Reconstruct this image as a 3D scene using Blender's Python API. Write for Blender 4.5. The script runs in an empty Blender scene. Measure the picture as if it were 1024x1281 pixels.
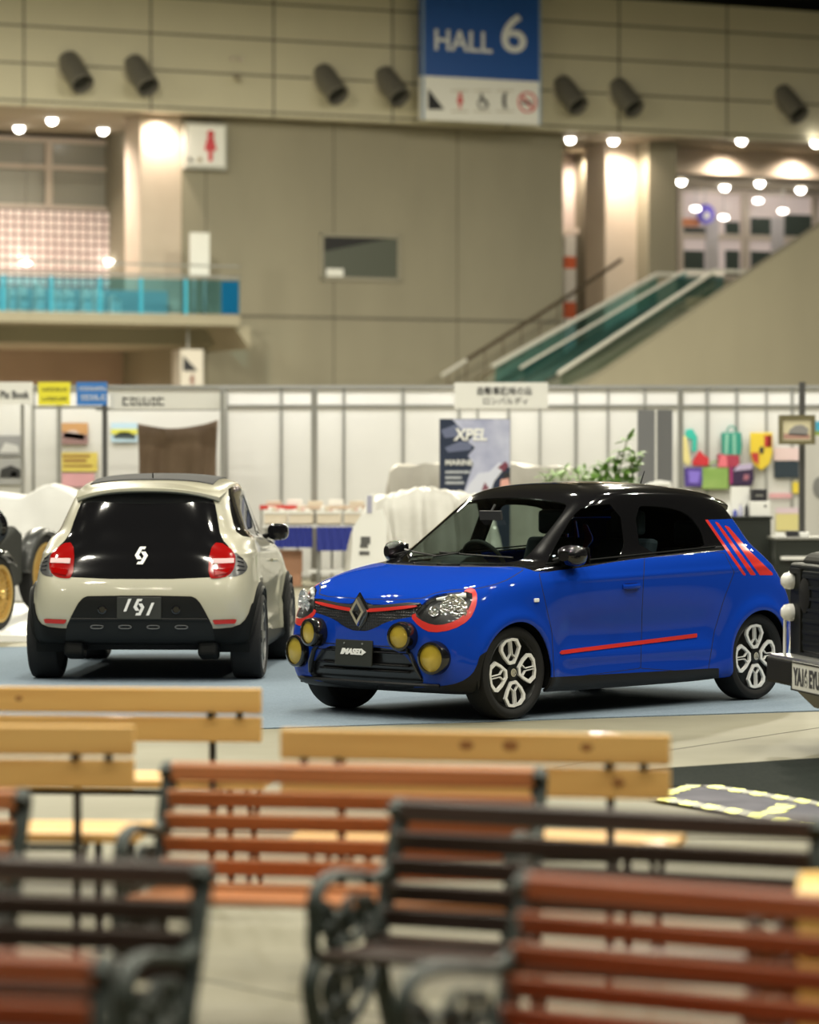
import bpy, bmesh, math, random
import numpy as np
from mathutils import Vector, Matrix, Euler
from mathutils.bvhtree import BVHTree
PI = math.pi
random.seed(7)
scene = bpy.context.scene
COL = scene.collection

# ------------------------------------------------------------------ view geometry
FPX = 4200.0
EYE = 1.65
TILT = 0.01521
def ray(u, v):
    a = (u - 512.0) / FPX; b = (640.5 - v) / FPX
    c, s = math.cos(TILT), math.sin(TILT)
    return Vector((a, c + b * s, -s + b * c))
def at(u, v, Y):
    d = ray(u, v); k = Y / d.y
    return Vector((d.x * k, Y, EYE + d.z * k))
def floor_at(u, v):
    d = ray(u, v); k = -EYE / d.z
    return Vector((d.x * k, d.y * k, 0))

# ------------------------------------------------------------------ materials
MATS = {}
def mat(name, col, rough=0.5, metal=0.0, coat=0.0, spec=0.5, emit=None, estr=0.0):
    if name in MATS: return MATS[name]
    m = bpy.data.materials.new(name); m.use_nodes = True
    b = m.node_tree.nodes['Principled BSDF']
    b.inputs['Base Color'].default_value = (*col, 1)
    b.inputs['Roughness'].default_value = rough
    b.inputs['Metallic'].default_value = metal
    b.inputs['Coat Weight'].default_value = coat
    b.inputs['Coat Roughness'].default_value = 0.03
    b.inputs['Specular IOR Level'].default_value = spec
    if emit:
        b.inputs['Emission Color'].default_value = (*emit, 1)
        b.inputs['Emission Strength'].default_value = estr
    MATS[name] = m
    return m
def noise_mat(name, c1, c2, scale=5, rough=0.6, detail=4, stretch=(1, 1, 1), bump=0.0, metal=0.0, coat=0.0, lo=0.35, hi=0.65):
    m = mat(name, c1, rough, metal, coat)
    nt = m.node_tree; b = nt.nodes['Principled BSDF']
    if nt.nodes.get('Noise Texture'): return m
    tc = nt.nodes.new('ShaderNodeTexCoord'); mp = nt.nodes.new('ShaderNodeMapping')
    mp.inputs['Scale'].default_value = stretch
    n = nt.nodes.new('ShaderNodeTexNoise'); n.inputs['Scale'].default_value = scale; n.inputs['Detail'].default_value = detail
    r = nt.nodes.new('ShaderNodeValToRGB')
    r.color_ramp.elements[0].position = lo; r.color_ramp.elements[1].position = hi
    r.color_ramp.elements[0].color = (*c1, 1); r.color_ramp.elements[1].color = (*c2, 1)
    L = nt.links.new
    L(tc.outputs['Object'], mp.inputs['Vector']); L(mp.outputs[0], n.inputs['Vector'])
    L(n.outputs['Fac'], r.inputs['Fac']); L(r.outputs['Color'], b.inputs['Base Color'])
    if bump:
        bp = nt.nodes.new('ShaderNodeBump'); bp.inputs['Strength'].default_value = bump; bp.inputs['Distance'].default_value = 0.02
        L(n.outputs['Fac'], bp.inputs['Height']); L(bp.outputs[0], b.inputs['Normal'])
    return m
def glass_mat(name, tint, refl=0.9, f=1.5, rough=0.0):
    """thin pane: tinted transparency with a fresnel reflection"""
    if name in MATS: return MATS[name]
    m = bpy.data.materials.new(name); m.use_nodes = True
    nt = m.node_tree; nt.nodes.clear()
    o = nt.nodes.new('ShaderNodeOutputMaterial'); mx = nt.nodes.new('ShaderNodeMixShader')
    t = nt.nodes.new('ShaderNodeBsdfTransparent'); t.inputs[0].default_value = (*tint, 1)
    g = nt.nodes.new('ShaderNodeBsdfGlossy'); g.inputs['Roughness'].default_value = rough
    g.inputs['Color'].default_value = (refl, refl, refl, 1)
    lw = nt.nodes.new('ShaderNodeLayerWeight'); lw.inputs['Blend'].default_value = .5
    pw = nt.nodes.new('ShaderNodeMath'); pw.operation = 'POWER'; pw.inputs[1].default_value = 5
    r0 = ((f - 1) / (f + 1)) ** 2 * 1.6
    fr = nt.nodes.new('ShaderNodeMath'); fr.operation = 'MULTIPLY_ADD'; fr.inputs[1].default_value = 1 - r0; fr.inputs[2].default_value = r0
    nt.links.new(lw.outputs['Facing'], pw.inputs[0]); nt.links.new(pw.outputs[0], fr.inputs[0])
    nt.links.new(fr.outputs[0], mx.inputs[0]); nt.links.new(t.outputs[0], mx.inputs[1]); nt.links.new(g.outputs[0], mx.inputs[2])
    nt.links.new(mx.outputs[0], o.inputs[0])
    MATS[name] = m
    return m

BLACK = mat('satin_black', (0.010, 0.0105, 0.010), 0.35, spec=.3)
GLOSS = mat('gloss_black', (0.006, 0.006, 0.007), 0.08, coat=0.6)
RUBBER = mat('tyre_rubber', (0.014, 0.014, 0.014), 0.75, spec=0.3)
TRIM = mat('black_trim', (0.006, 0.0065, 0.006), 0.55, spec=.14)
CHROME = mat('chrome', (0.8, 0.8, 0.8), 0.12, 1.0)
WHITE = mat('white_paint', (0.8, 0.8, 0.78), 0.4)
PAPER = mat('white_paper', (0.85, 0.85, 0.82), 0.6)
INK = mat('black_ink', (0.02, 0.02, 0.025), 0.6)
RED = mat('red_paint', (0.56, 0.028, 0.022), 0.3, coat=0.5)
STEEL = mat('steel', (0.45, 0.45, 0.43), 0.35, 0.9)

# ------------------------------------------------------------------ mesh builder
class M:
    def __init__(s): s.v = []; s.f = []; s.m = []
    def add(s, vs, fs, mi=0):
        o = len(s.v); s.v += [tuple(p) for p in vs]; s.f += [tuple(i + o for i in f) for f in fs]; s.m += [mi] * len(fs)
        return s
    def box(s, c, d, rot=None, mi=0):
        x, y, z = d[0] / 2, d[1] / 2, d[2] / 2
        vs = [Vector((a * x, b * y, g * z)) for g in (-1, 1) for b in (-1, 1) for a in (-1, 1)]
        if rot is not None:
            R = rot if isinstance(rot, Matrix) else Euler(rot).to_matrix()
            vs = [R @ p for p in vs]
        c = Vector(c)
        return s.add([p + c for p in vs], [(0, 2, 3, 1), (4, 5, 7, 6), (0, 1, 5, 4), (2, 6, 7, 3), (0, 4, 6, 2), (1, 3, 7, 5)], mi)
    def bb(s, x0, x1, y0, y1, z0, z1, mi=0):
        return s.box(((x0 + x1) / 2, (y0 + y1) / 2, (z0 + z1) / 2), (abs(x1 - x0), abs(y1 - y0), abs(z1 - z0)), None, mi)
    def prism(s, pts, d, mi=0):
        """pts: list of 3D points (planar polygon); d: extrusion vector"""
        n = len(pts); d = Vector(d); a = [Vector(p) for p in pts]
        return s.add(a + [p + d for p in a], [tuple(range(n))[::-1], tuple(range(n, 2 * n))] + [(i, (i + 1) % n, n + (i + 1) % n, n + i) for i in range(n)], mi)
    def tube(s, pts, r, n=8, mi=0, sx=1.0, sy=1.0, up=None, closed=False, caps=True):
        pts = [Vector(p) for p in pts]; k = len(pts)
        rs = r if hasattr(r, '__len__') else [r] * k
        rings = []
        ref = Vector(up) if up else None
        for i, p in enumerate(pts):
            if closed: t = pts[(i + 1) % k] - pts[i - 1]
            else: t = pts[min(i + 1, k - 1)] - pts[max(i - 1, 0)]
            t.normalize()
            if ref is None: ref = Vector((0, 0, 1)) if abs(t.z) < 0.9 else Vector((1, 0, 0))
            a = (ref - t * ref.dot(t))
            if a.length < 1e-4: a = t.orthogonal()
            a.normalize(); b = t.cross(a)
            if up is None: ref = a
            rings.append([p + (a * math.cos(q) * sx + b * math.sin(q) * sy) * rs[i] for q in [2 * PI * j / n + PI / n for j in range(n)]])
        fs = []
        for i in range(k if closed else k - 1):
            i2 = (i + 1) % k
            for j in range(n):
                j2 = (j + 1) % n
                fs.append((i * n + j, i * n + j2, i2 * n + j2, i2 * n + j))
        if not closed and caps:
            fs.append(tuple(range(n))[::-1]); fs.append(tuple((k - 1) * n + j for j in range(n)))
        return s.add([q for r_ in rings for q in r_], fs, mi)
    def lathe(s, prof, n=32, mat4=None, mi=0):
        """prof: (r, h) pairs, axis = local z"""
        mat4 = mat4 or Matrix.Identity(4)
        vs = []; fs = []
        for r, h in prof:
            for j in range(n):
                a = 2 * PI * j / n
                vs.append(mat4 @ Vector((r * math.cos(a), r * math.sin(a), h)))
        for i in range(len(prof) - 1):
            for j in range(n):
                j2 = (j + 1) % n
                fs.append((i * n + j, i * n + j2, (i + 1) * n + j2, (i + 1) * n + j))
        if prof[0][0] > 1e-5: fs.append(tuple(range(n))[::-1])
        if prof[-1][0] > 1e-5: fs.append(tuple((len(prof) - 1) * n + j for j in range(n)))
        return s.add(vs, fs, mi)
    def build(s, name, mats, parent=None, smooth=False, bevel=0, seg=2, fix=True):
        me = bpy.data.meshes.new(name)
        me.from_pydata(s.v, [], s.f)
        if not isinstance(mats, (list, tuple)): mats = [mats]
        for m_ in mats: me.materials.append(m_)
        me.polygons.foreach_set('material_index', s.m)
        if fix:
            b = bmesh.new(); b.from_mesh(me)
            bmesh.ops.remove_doubles(b, verts=b.verts, dist=1e-5)
            bmesh.ops.recalc_face_normals(b, faces=b.faces); b.to_mesh(me); b.free()
        o = bpy.data.objects.new(name, me); COL.objects.link(o)
        if parent: o.parent = parent
        if smooth:
            me.polygons.foreach_set('use_smooth', [True] * len(me.polygons))
            try: me.set_sharp_from_angle(angle=math.radians(40))
            except Exception: pass
        if bevel:
            bv = o.modifiers.new('bevel', 'BEVEL'); bv.width = bevel; bv.segments = seg; bv.limit_method = 'ANGLE'
        return o

def empty(name, loc=(0, 0, 0), rz=0, label=None, cat=None, group=None):
    o = bpy.data.objects.new(name, None); COL.objects.link(o)
    o.location = loc; o.rotation_euler = (0, 0, rz); o.empty_display_size = 0.2
    return tag(o, label, cat, group)
def tag(o, label=None, cat=None, group=None, kind=None):
    if label: o['label'] = label
    if cat: o['category'] = cat
    if group: o['group'] = group
    if kind: o['kind'] = kind
    return o
def structure(o, label=None):
    o['kind'] = 'structure'
    if label: o['label'] = label
    return o
def copy_tree(o, parent=None):
    c = o.copy(); COL.objects.link(c)
    if parent: c.parent = parent
    for ch in o.children: copy_tree(ch, c)
    return c
def text_mesh(name, s, size, mats, parent, mtx, depth=0.004, shear=0.0, bold=0.0, sx=1.0, align='CENTER', fit=None):
    cu = bpy.data.curves.new(name, 'FONT'); cu.body = s; cu.size = size; cu.align_x = align; cu.align_y = 'CENTER'
    cu.extrude = depth / 2; cu.shear = shear; cu.offset = bold
    ob = bpy.data.objects.new(name, cu); COL.objects.link(ob)
    bpy.context.view_layer.update()
    dg = bpy.context.evaluated_depsgraph_get()
    me = bpy.data.meshes.new_from_object(ob.evaluated_get(dg))
    bpy.data.objects.remove(ob); bpy.data.curves.remove(cu)
    me.name = name; me.materials.clear(); me.materials.append(mats)
    if fit and len(me.vertices):
        xs = [v.co.x for v in me.vertices]; ys = [v.co.y for v in me.vertices]
        kx = fit[0] / (max(xs) - min(xs)); ky = fit[1] / (max(ys) - min(ys))
        cx, cy = (max(xs) + min(xs)) / 2, (max(ys) + min(ys)) / 2
        me.transform(Matrix.Diagonal((kx, ky, 1, 1)) @ Matrix.Translation((-cx, -cy, 0)))
    elif sx != 1: me.transform(Matrix.Diagonal((sx, 1, 1, 1)))
    me.transform(mtx)
    o = bpy.data.objects.new(name, me); COL.objects.link(o); o.parent = parent
    return o
def face_mtx(loc, right, up=(0, 0, 1)):
    """text plane: local x -> right, local y -> up, local z -> right x up (towards the reader)"""
    r = Vector(right).normalized(); u = Vector(up).normalized(); n = r.cross(u)
    m_ = Matrix((r, u, n)).transposed().to_4x4(); m_.translation = Vector(loc)
    return m_
# ------------------------------------------------------------------ compact hatchback: the body surface both cars share
# rows: rings from the sill up to the roof; columns: front centre -> left flank -> rear centre.  x forward from the front axle, y left, z up
NET = [
 [(.50,0,.17),(.49,.28,.17),(.45,.50,.17),(.36,.68,.17),(.02,.765,.17),(-.5,.78,.155),(-1.25,.785,.155),(-2.0,.785,.16),(-2.5,.775,.20),(-2.80,.69,.24),(-2.88,.50,.25),(-2.90,.25,.25),(-2.90,0,.25)],
 [(.600,0,.20),(.59,.30,.20),(.545,.545,.20),(.43,.735,.20),(.02,.825,.22),(-.5,.81,.20),(-1.25,.81,.20),(-2.0,.815,.20),(-2.5,.83,.24),(-2.89,.745,.27),(-2.97,.54,.28),(-2.985,.27,.28),(-2.985,0,.28)],
 [(.638,0,.30),(.625,.31,.30),(.58,.57,.30),(.455,.765,.30),(.02,.838,.36),(-.5,.81,.30),(-1.25,.805,.30),(-2.0,.815,.30),(-2.5,.845,.36),(-2.92,.765,.36),(-3.0,.56,.36),(-3.015,.28,.36),(-3.015,0,.36)],
 [(.645,0,.43),(.63,.32,.43),(.58,.585,.43),(.45,.775,.43),(.02,.842,.50),(-.5,.795,.43),(-1.25,.785,.43),(-2.0,.805,.43),(-2.5,.85,.50),(-2.93,.775,.47),(-3.01,.57,.46),(-3.025,.29,.46),(-3.025,0,.46)],
 [(.648,0,.57),(.63,.32,.57),(.575,.585,.58),(.43,.765,.58),(.02,.838,.62),(-.5,.803,.57),(-1.25,.795,.57),(-2.0,.81,.57),(-2.5,.845,.62),(-2.92,.775,.60),(-3.005,.575,.59),(-3.02,.29,.59),(-3.02,0,.59)],
 [(.632,0,.68),(.61,.31,.68),(.55,.565,.69),(.40,.74,.70),(.02,.82,.74),(-.5,.815,.70),(-1.25,.812,.70),(-2.0,.818,.71),(-2.5,.83,.74),(-2.89,.765,.72),(-2.975,.57,.71),(-2.99,.28,.71),(-2.99,0,.71)],
 [(.595,0,.765),(.57,.30,.768),(.49,.54,.785),(.33,.705,.805),(.0,.79,.84),(-.5,.818,.82),(-1.25,.818,.83),(-2.0,.818,.85),(-2.5,.812,.86),(-2.83,.745,.83),(-2.925,.56,.81),(-2.945,.28,.81),(-2.945,0,.81)],
 [(.45,0,.835),(.425,.29,.838),(.345,.52,.85),(.19,.67,.87),(-.1,.752,.90),(-.52,.795,.90),(-1.25,.80,.92),(-2.0,.80,.95),(-2.45,.785,.96),(-2.77,.71,.93),(-2.875,.535,.91),(-2.90,.27,.905),(-2.90,0,.905)],
 [(.16,0,.922),(.14,.28,.924),(.08,.49,.928),(-.04,.625,.933),(-.26,.715,.95),(-.60,.755,.962),(-1.25,.765,.985),(-1.98,.763,1.02),(-2.40,.75,1.03),(-2.69,.67,1.01),(-2.82,.50,.99),(-2.85,.25,.985),(-2.85,0,.985)],
 [(-.235,0,.988),(-.245,.27,.985),(-.285,.48,.98),(-.36,.61,.978),(-.48,.685,.988),(-.76,.715,1.0),(-1.28,.725,1.025),(-1.95,.722,1.055),(-2.35,.705,1.075),(-2.62,.63,1.075),(-2.765,.47,1.07),(-2.80,.24,1.07),(-2.80,0,1.07)],
 [(-.40,0,1.09),(-.41,.26,1.085),(-.45,.465,1.075),(-.52,.585,1.068),(-.62,.65,1.07),(-.86,.685,1.08),(-1.3,.695,1.10),(-1.93,.69,1.13),(-2.31,.672,1.15),(-2.56,.605,1.155),(-2.705,.455,1.155),(-2.745,.235,1.155),(-2.745,0,1.155)],
 [(-.66,0,1.255),(-.67,.25,1.25),(-.705,.44,1.24),(-.765,.55,1.23),(-.85,.605,1.23),(-1.02,.635,1.24),(-1.35,.645,1.255),(-1.9,.638,1.265),(-2.24,.62,1.275),(-2.46,.57,1.28),(-2.60,.435,1.28),(-2.645,.225,1.285),(-2.645,0,1.285)],
 [(-.90,0,1.405),(-.91,.235,1.402),(-.93,.42,1.388),(-.965,.515,1.372),(-1.03,.565,1.37),(-1.15,.585,1.382),(-1.4,.595,1.395),(-1.88,.587,1.392),(-2.16,.57,1.385),(-2.36,.52,1.385),(-2.49,.405,1.39),(-2.53,.21,1.395),(-2.53,0,1.395)],
 [(-1.02,0,1.458),(-1.03,.22,1.456),(-1.045,.385,1.445),(-1.08,.46,1.435),(-1.14,.50,1.435),(-1.23,.52,1.443),(-1.43,.53,1.452),(-1.85,.52,1.45),(-2.09,.50,1.438),(-2.27,.455,1.43),(-2.38,.36,1.43),(-2.42,.19,1.435),(-2.42,0,1.435)],
 [(-1.16,0,1.487),(-1.165,.14,1.486),(-1.175,.25,1.482),(-1.20,.30,1.478),(-1.24,.32,1.478),(-1.32,.33,1.485),(-1.5,.33,1.492),(-1.8,.33,1.488),(-2.0,.31,1.475),(-2.13,.28,1.468),(-2.22,.23,1.465),(-2.26,.12,1.465),(-2.27,0,1.465)],
 [(-1.28,0,1.497),(-1.285,0,1.497),(-1.29,0,1.497),(-1.30,0,1.497),(-1.33,0,1.497),(-1.38,0,1.499),(-1.55,0,1.503),(-1.75,0,1.498),(-1.9,0,1.490),(-2.0,0,1.483),(-2.05,0,1.48),(-2.08,0,1.478),(-2.09,0,1.477)],
]
def bspline_rows(P, n, first, last):
    """P (k,...) control rows, one ghost row before and after; uniform cubic B-spline sampled n per span"""
    G = np.concatenate([first[None], P, last[None]]); out = []; dout = []
    k = len(P)
    for i in range(k - 1):
        for j in range(n + (1 if i == k - 2 else 0)):
            t = j / n
            w = np.array([(1 - t) ** 3, 3 * t ** 3 - 6 * t * t + 4, -3 * t ** 3 + 3 * t * t + 3 * t + 1, t ** 3]) / 6
            out.append(sum(w[a] * G[i + a] for a in range(4)))
    return np.array(out)
def body_grid(P, nu, nv):
    flip = np.array([1, -1, 1.])
    # along columns (around): mirror across y = 0 at both ends
    def around(Q): # Q rows x cols x 3 -> move col axis first
        A = np.swapaxes(Q, 0, 1)
        A = bspline_rows(A, nu, A[1] * flip, A[-2] * flip)
        return np.swapaxes(A, 0, 1)
    A = around(P)
    return bspline_rows(A, nv, 2 * A[0] - A[1], A[-2] * flip)
P0 = np.array(NET, float)
P0[:9, :4, 0] -= (np.array([.090, .084, .070, .038]) * np.linspace(1, .35, 9)[:, None]).reshape(9, 4)
PC = P0.copy()
for it in range(2):
    S = body_grid(PC, 1, 1)
    D = P0 - S; D[:, 0, 1] = 0; D[:, -1, 1] = 0; D[-1, :, 1] = 0
    PC = PC + 0.7 * D
NU, NV = 22, 12
G = body_grid(PC, NU, NV)                # (rows, cols, 3)
# relief: flared wheel arches and the scooped lower doors
def relief(G):
    x, y, z = G[..., 0], G[..., 1], G[..., 2]
    out = np.zeros_like(x)
    for cx in (0.0, -2.492):
        r = np.hypot(x - cx, z - .30)
        out += 0.020 * np.exp(-((r - .345) / .055) ** 2) * np.clip((y - .55) / .15, 0, 1)
    dx = np.clip((-.42 - x) / .12, 0, 1) * np.clip((x + 2.05) / .12, 0, 1)
    out += dx * (-.012 * np.exp(-((z - .55) / .09) ** 2) + .014 * np.exp(-((z - .375) / .045) ** 2))
    # shoulder crease along the flank
    out += 0.006 * np.exp(-((z - (.86 - .02 * x)) / .02) ** 2) * np.clip((y - .6) / .1, 0, 1) * np.clip((-.25 - x) / .3, 0, 1)
    G = G.copy(); G[..., 1] += out
    return G
G = relief(G)
def grid_mesh(G):
    R, C = G.shape[:2]
    du = np.gradient(G, axis=1); dv = np.gradient(G, axis=0)
    du[-1] = du[-2]                       # pole line
    N = np.cross(du, dv); N /= np.maximum(np.linalg.norm(N, axis=2, keepdims=True), 1e-9)
    # make outward
    c = np.array([-1.2, 0, .7]); s = np.sign(((G - c) * N).sum(2)); s = 1 if s.mean() > 0 else -1
    N = N * s
    N[-1, :, :] = (0, 0, 1)
    N[:, 0, 1] = 0; N[:, -1, 1] = 0
    N /= np.linalg.norm(N, axis=2, keepdims=True)
    V = G.reshape(-1, 3); NN = N.reshape(-1, 3)
    idx = np.arange(R * C).reshape(R, C)
    a, b, c_, d = idx[:-1, :-1].ravel(), idx[:-1, 1:].ravel(), idx[1:, 1:].ravel(), idx[1:, :-1].ravel()
    T = np.concatenate([np.stack([a, b, c_], 1), np.stack([a, c_, d], 1)]) if s > 0 else np.concatenate([np.stack([a, c_, b], 1), np.stack([a, d, c_], 1)])
    return V, NN, T
BV, BN, BT = grid_mesh(G)
_mir = np.array([1, -1, 1.])
BVH = BVHTree.FromPolygons([tuple(p) for p in np.concatenate([BV, BV * _mir])], [tuple(t) for t in BT.tolist()] + [tuple(t[::-1] + len(BV)) for t in BT])
def hit(o, d):
    r = BVH.ray_cast(Vector(o), Vector(d))
    return r[0], r[1]
def front_pt(y, z):
    p, n = hit((2, y, z), (-1, 0, 0)); return p, (n if n.x > 0 else -n)
def rear_pt(y, z):
    p, n = hit((-5, y, z), (1, 0, 0)); return p, (n if n.x < 0 else -n)
def side_pt(x, z, s=1):
    p, n = hit((x, 3 * s, z), (0, -s, 0)); return p, (n if n is None or n.y * s > 0 else -n)

# poses of the two cars (world)
BLUE_POS = Vector((0.084, 21.833, 0.009)); BLUE_RZ = PI + 0.8065
WHITE_REAR = Vector((-1.975, 25.41, 0)); WHITE_RZ = math.atan2(1, .05)
WHITE_LIFT = .044
_wf = Vector((math.cos(WHITE_RZ), math.sin(WHITE_RZ), 0))
WHITE_POS = WHITE_REAR + _wf * 2.492 + Vector((0, 0, WHITE_LIFT))
def proj_np(V, pos, rz):
    c, s = math.cos(rz), math.sin(rz)
    X = pos[0] + V[:, 0] * c - V[:, 1] * s; Y = pos[1] + V[:, 0] * s + V[:, 1] * c; Z = pos[2] + V[:, 2] - EYE
    ct, st = math.cos(TILT), math.sin(TILT)
    zc = Y * ct - Z * st; yc = Z * ct + Y * st
    return np.stack([512 + FPX * X / zc, 640.5 - FPX * yc / zc], 1)
def view_dir(pos, rz):           # unit vector from the car to the eye, in car axes
    w = -Vector((pos[0], pos[1], 0)); w.rotate(Euler((0, 0, -rz))); w.normalize(); return np.array(w)
def projB(V): return proj_np(V, BLUE_POS, BLUE_RZ)
def projW(V): return proj_np(V * _mir, WHITE_POS, WHITE_RZ)
VB = view_dir(BLUE_POS, BLUE_RZ); VW = view_dir(WHITE_POS, WHITE_RZ) * _mir

def chaikin(p, k):
    p = np.array(p, float)
    for _ in range(k):
        q = np.roll(p, -1, 0); p = np.stack([.75 * p + .25 * q, .25 * p + .75 * q], 1).reshape(-1, 2)
    return p
def sdf_poly(U, poly):
    a = poly; b = np.roll(poly, -1, 0)
    d = np.full(len(U), 1e9); inside = np.zeros(len(U), bool)
    for p, q in zip(a, b):
        e = q - p; L = (e * e).sum()
        if L < 1e-12: continue
        t = np.clip(((U - p) @ e) / L, 0, 1)
        d = np.minimum(d, np.hypot(*(U - p - t[:, None] * e).T))
        c = ((p[1] > U[:, 1]) != (q[1] > U[:, 1]))
        with np.errstate(divide='ignore', invalid='ignore'):
            xs = (q[0] - p[0]) * (U[:, 1] - p[1]) / (q[1] - p[1]) + p[0]
        inside ^= c & (U[:, 0] < xs)
    return np.where(inside, -d, d)
class Shell:
    def __init__(s): s.V, s.N, s.T = BV.copy(), BN.copy(), BT.copy(); s.L = np.zeros(len(BT), int); s.names = ['paint']
    def lab(s, n):
        if n not in s.names: s.names.append(n)
        return s.names.index(n)
    def cut(s, fn, name, cond=None, only=None):
        """fn(V)->signed distance; faces inside take label `name`"""
        S = fn(s.V)
        C = s.V[s.T].mean(1); FN = s.N[s.T].mean(1)
        ok = np.ones(len(s.T), bool)
        if cond is not None: ok &= cond(C, FN)
        if only is not None: ok &= np.isin(s.L, [s.lab(n) for n in only])
        S = np.where(np.abs(S) < 1e-7, 1e-7, S)
        ts = S[s.T]; mixed = ok & (ts.min(1) < 0) & (ts.max(1) > 0)
        inside = ok & (ts.max(1) < 0)
        k = s.lab(name)
        s.L[inside] = k
        newV, newN, newT, newL = [], [], [], []
        cache = {}; base = len(s.V)
        def mid(i, j):
            key = (i, j) if i < j else (j, i)
            if key not in cache:
                t = S[key[0]] / (S[key[0]] - S[key[1]])
                newV.append(s.V[key[0]] * (1 - t) + s.V[key[1]] * t)
                n = s.N[key[0]] * (1 - t) + s.N[key[1]] * t; newN.append(n / max(np.linalg.norm(n), 1e-9))
                cache[key] = base + len(newV) - 1
            return cache[key]
        for ti in np.nonzero(mixed)[0]:
            t = s.T[ti]; sg = [S[i] < 0 for i in t]; old = s.L[ti]
            r = 0
            for q in range(3):
                if sg[q] != sg[(q + 1) % 3] and sg[q] != sg[(q + 2) % 3]: r = q
            a, b, c = int(t[r]), int(t[(r + 1) % 3]), int(t[(r + 2) % 3])
            ab, ac = mid(a, b), mid(a, c)
            la, lb = (k, old) if S[a] < 0 else (old, k)
            newT += [(a, ab, ac), (ab, b, c), (ab, c, ac)]; newL += [la, lb, lb]
        keep = ~mixed
        s.T = np.concatenate([s.T[keep], np.array(newT, int).reshape(-1, 3)]); s.L = np.concatenate([s.L[keep], np.array(newL, int)])
        if newV: s.V = np.concatenate([s.V, np.array(newV)]); s.N = np.concatenate([s.N, np.array(newN)])
    def px(s, poly, name, view='B', sm=1, only=None, grow=0, band=None, cond=None):
        poly = chaikin(poly, sm) if sm else np.array(poly, float)
        pr, vd = (projB, VB) if view == 'B' else (projW, VW)
        f = lambda V: sdf_poly(pr(V), poly) - grow
        g = f if band is None else (lambda V: np.abs(f(V)) - band)
        c = lambda C, FN: ((FN @ vd) > -0.02) & (cond(C, FN) if cond else True)
        s.cut(g, name, c, only)
    def circle(s, cx, cz, r, name, only=None):
        s.cut(lambda V: np.hypot(V[:, 0] - cx, V[:, 2] - cz) - r, name, lambda C, FN: C[:, 1] > .45, only)
    def part(s, names, objname, mats, parent, side=0, push=0.0, matmap=None, thick=0):
        """side 0: both halves in one mesh, +1 left only, -1 right only"""
        ks = [s.lab(n) for n in names]
        sel = np.isin(s.L, ks)
        if not sel.any(): print('EMPTY PART', objname, names); return None
        T = s.T[sel]; Lb = s.L[sel]
        used, inv = np.unique(T, return_inverse=True); T = inv.reshape(-1, 3)
        V = s.V[used]; N = s.N[used]
        Vp = V + N * push
        Vs, Ns, Ts, Ls = [], [], [], []
        if side >= 0: Vs.append(Vp); Ns.append(N); Ts.append(T); Ls.append(Lb)
        if side <= 0:
            o = len(Vp) if side == 0 else 0
            Vs.append(Vp * _mir); Ns.append(N * _mir); Ts.append(T[:, ::-1] + o); Ls.append(Lb)
        V = np.concatenate(Vs); N = np.concatenate(Ns); T = np.concatenate(Ts); Lb = np.concatenate(Ls)
        # drop zero-area slivers
        A = np.linalg.norm(np.cross(V[T[:, 1]] - V[T[:, 0]], V[T[:, 2]] - V[T[:, 0]]), axis=1)
        T = T[A > 1e-10]; Lb = Lb[A > 1e-10]
        if thick:   # return wall around the open border, going inwards
            e = {}
            for t in T.tolist():
                for q in range(3):
                    i, j = t[q], t[(q + 1) % 3]
                    if (j, i) in e: del e[(j, i)]
                    else: e[(i, j)] = 1
            nb = len(V); ring = sorted({i for k_ in e for i in k_}); mp = {i: nb + q for q, i in enumerate(ring)}
            V = np.concatenate([V, V[ring] - N[ring] * thick]); N = np.concatenate([N, N[ring]])
            ex = [];
            for (i, j) in e:
                if abs(V[i][1]) < 1e-5 and abs(V[j][1]) < 1e-5: continue
                ex += [(j, i, mp[i]), (j, mp[i], mp[j])]
            if ex:
                T = np.concatenate([T, np.array(ex)]); Lb = np.concatenate([Lb, np.full(len(ex), Lb[0])])
        me = bpy.data.meshes.new(objname)
        me.from_pydata(V.tolist(), [], T.tolist())
        if not isinstance(mats, (list, tuple)): mats = [mats]
        for m_ in mats: me.materials.append(m_)
        if matmap: me.polygons.foreach_set('material_index', [matmap.get(s.names[l], 0) for l in Lb])
        me.polygons.foreach_set('use_smooth', [True] * len(me.polygons))
        me.normals_split_custom_set_from_vertices(N.tolist())
        o = bpy.data.objects.new(objname, me); COL.objects.link(o); o.parent = parent
        return o

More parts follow.
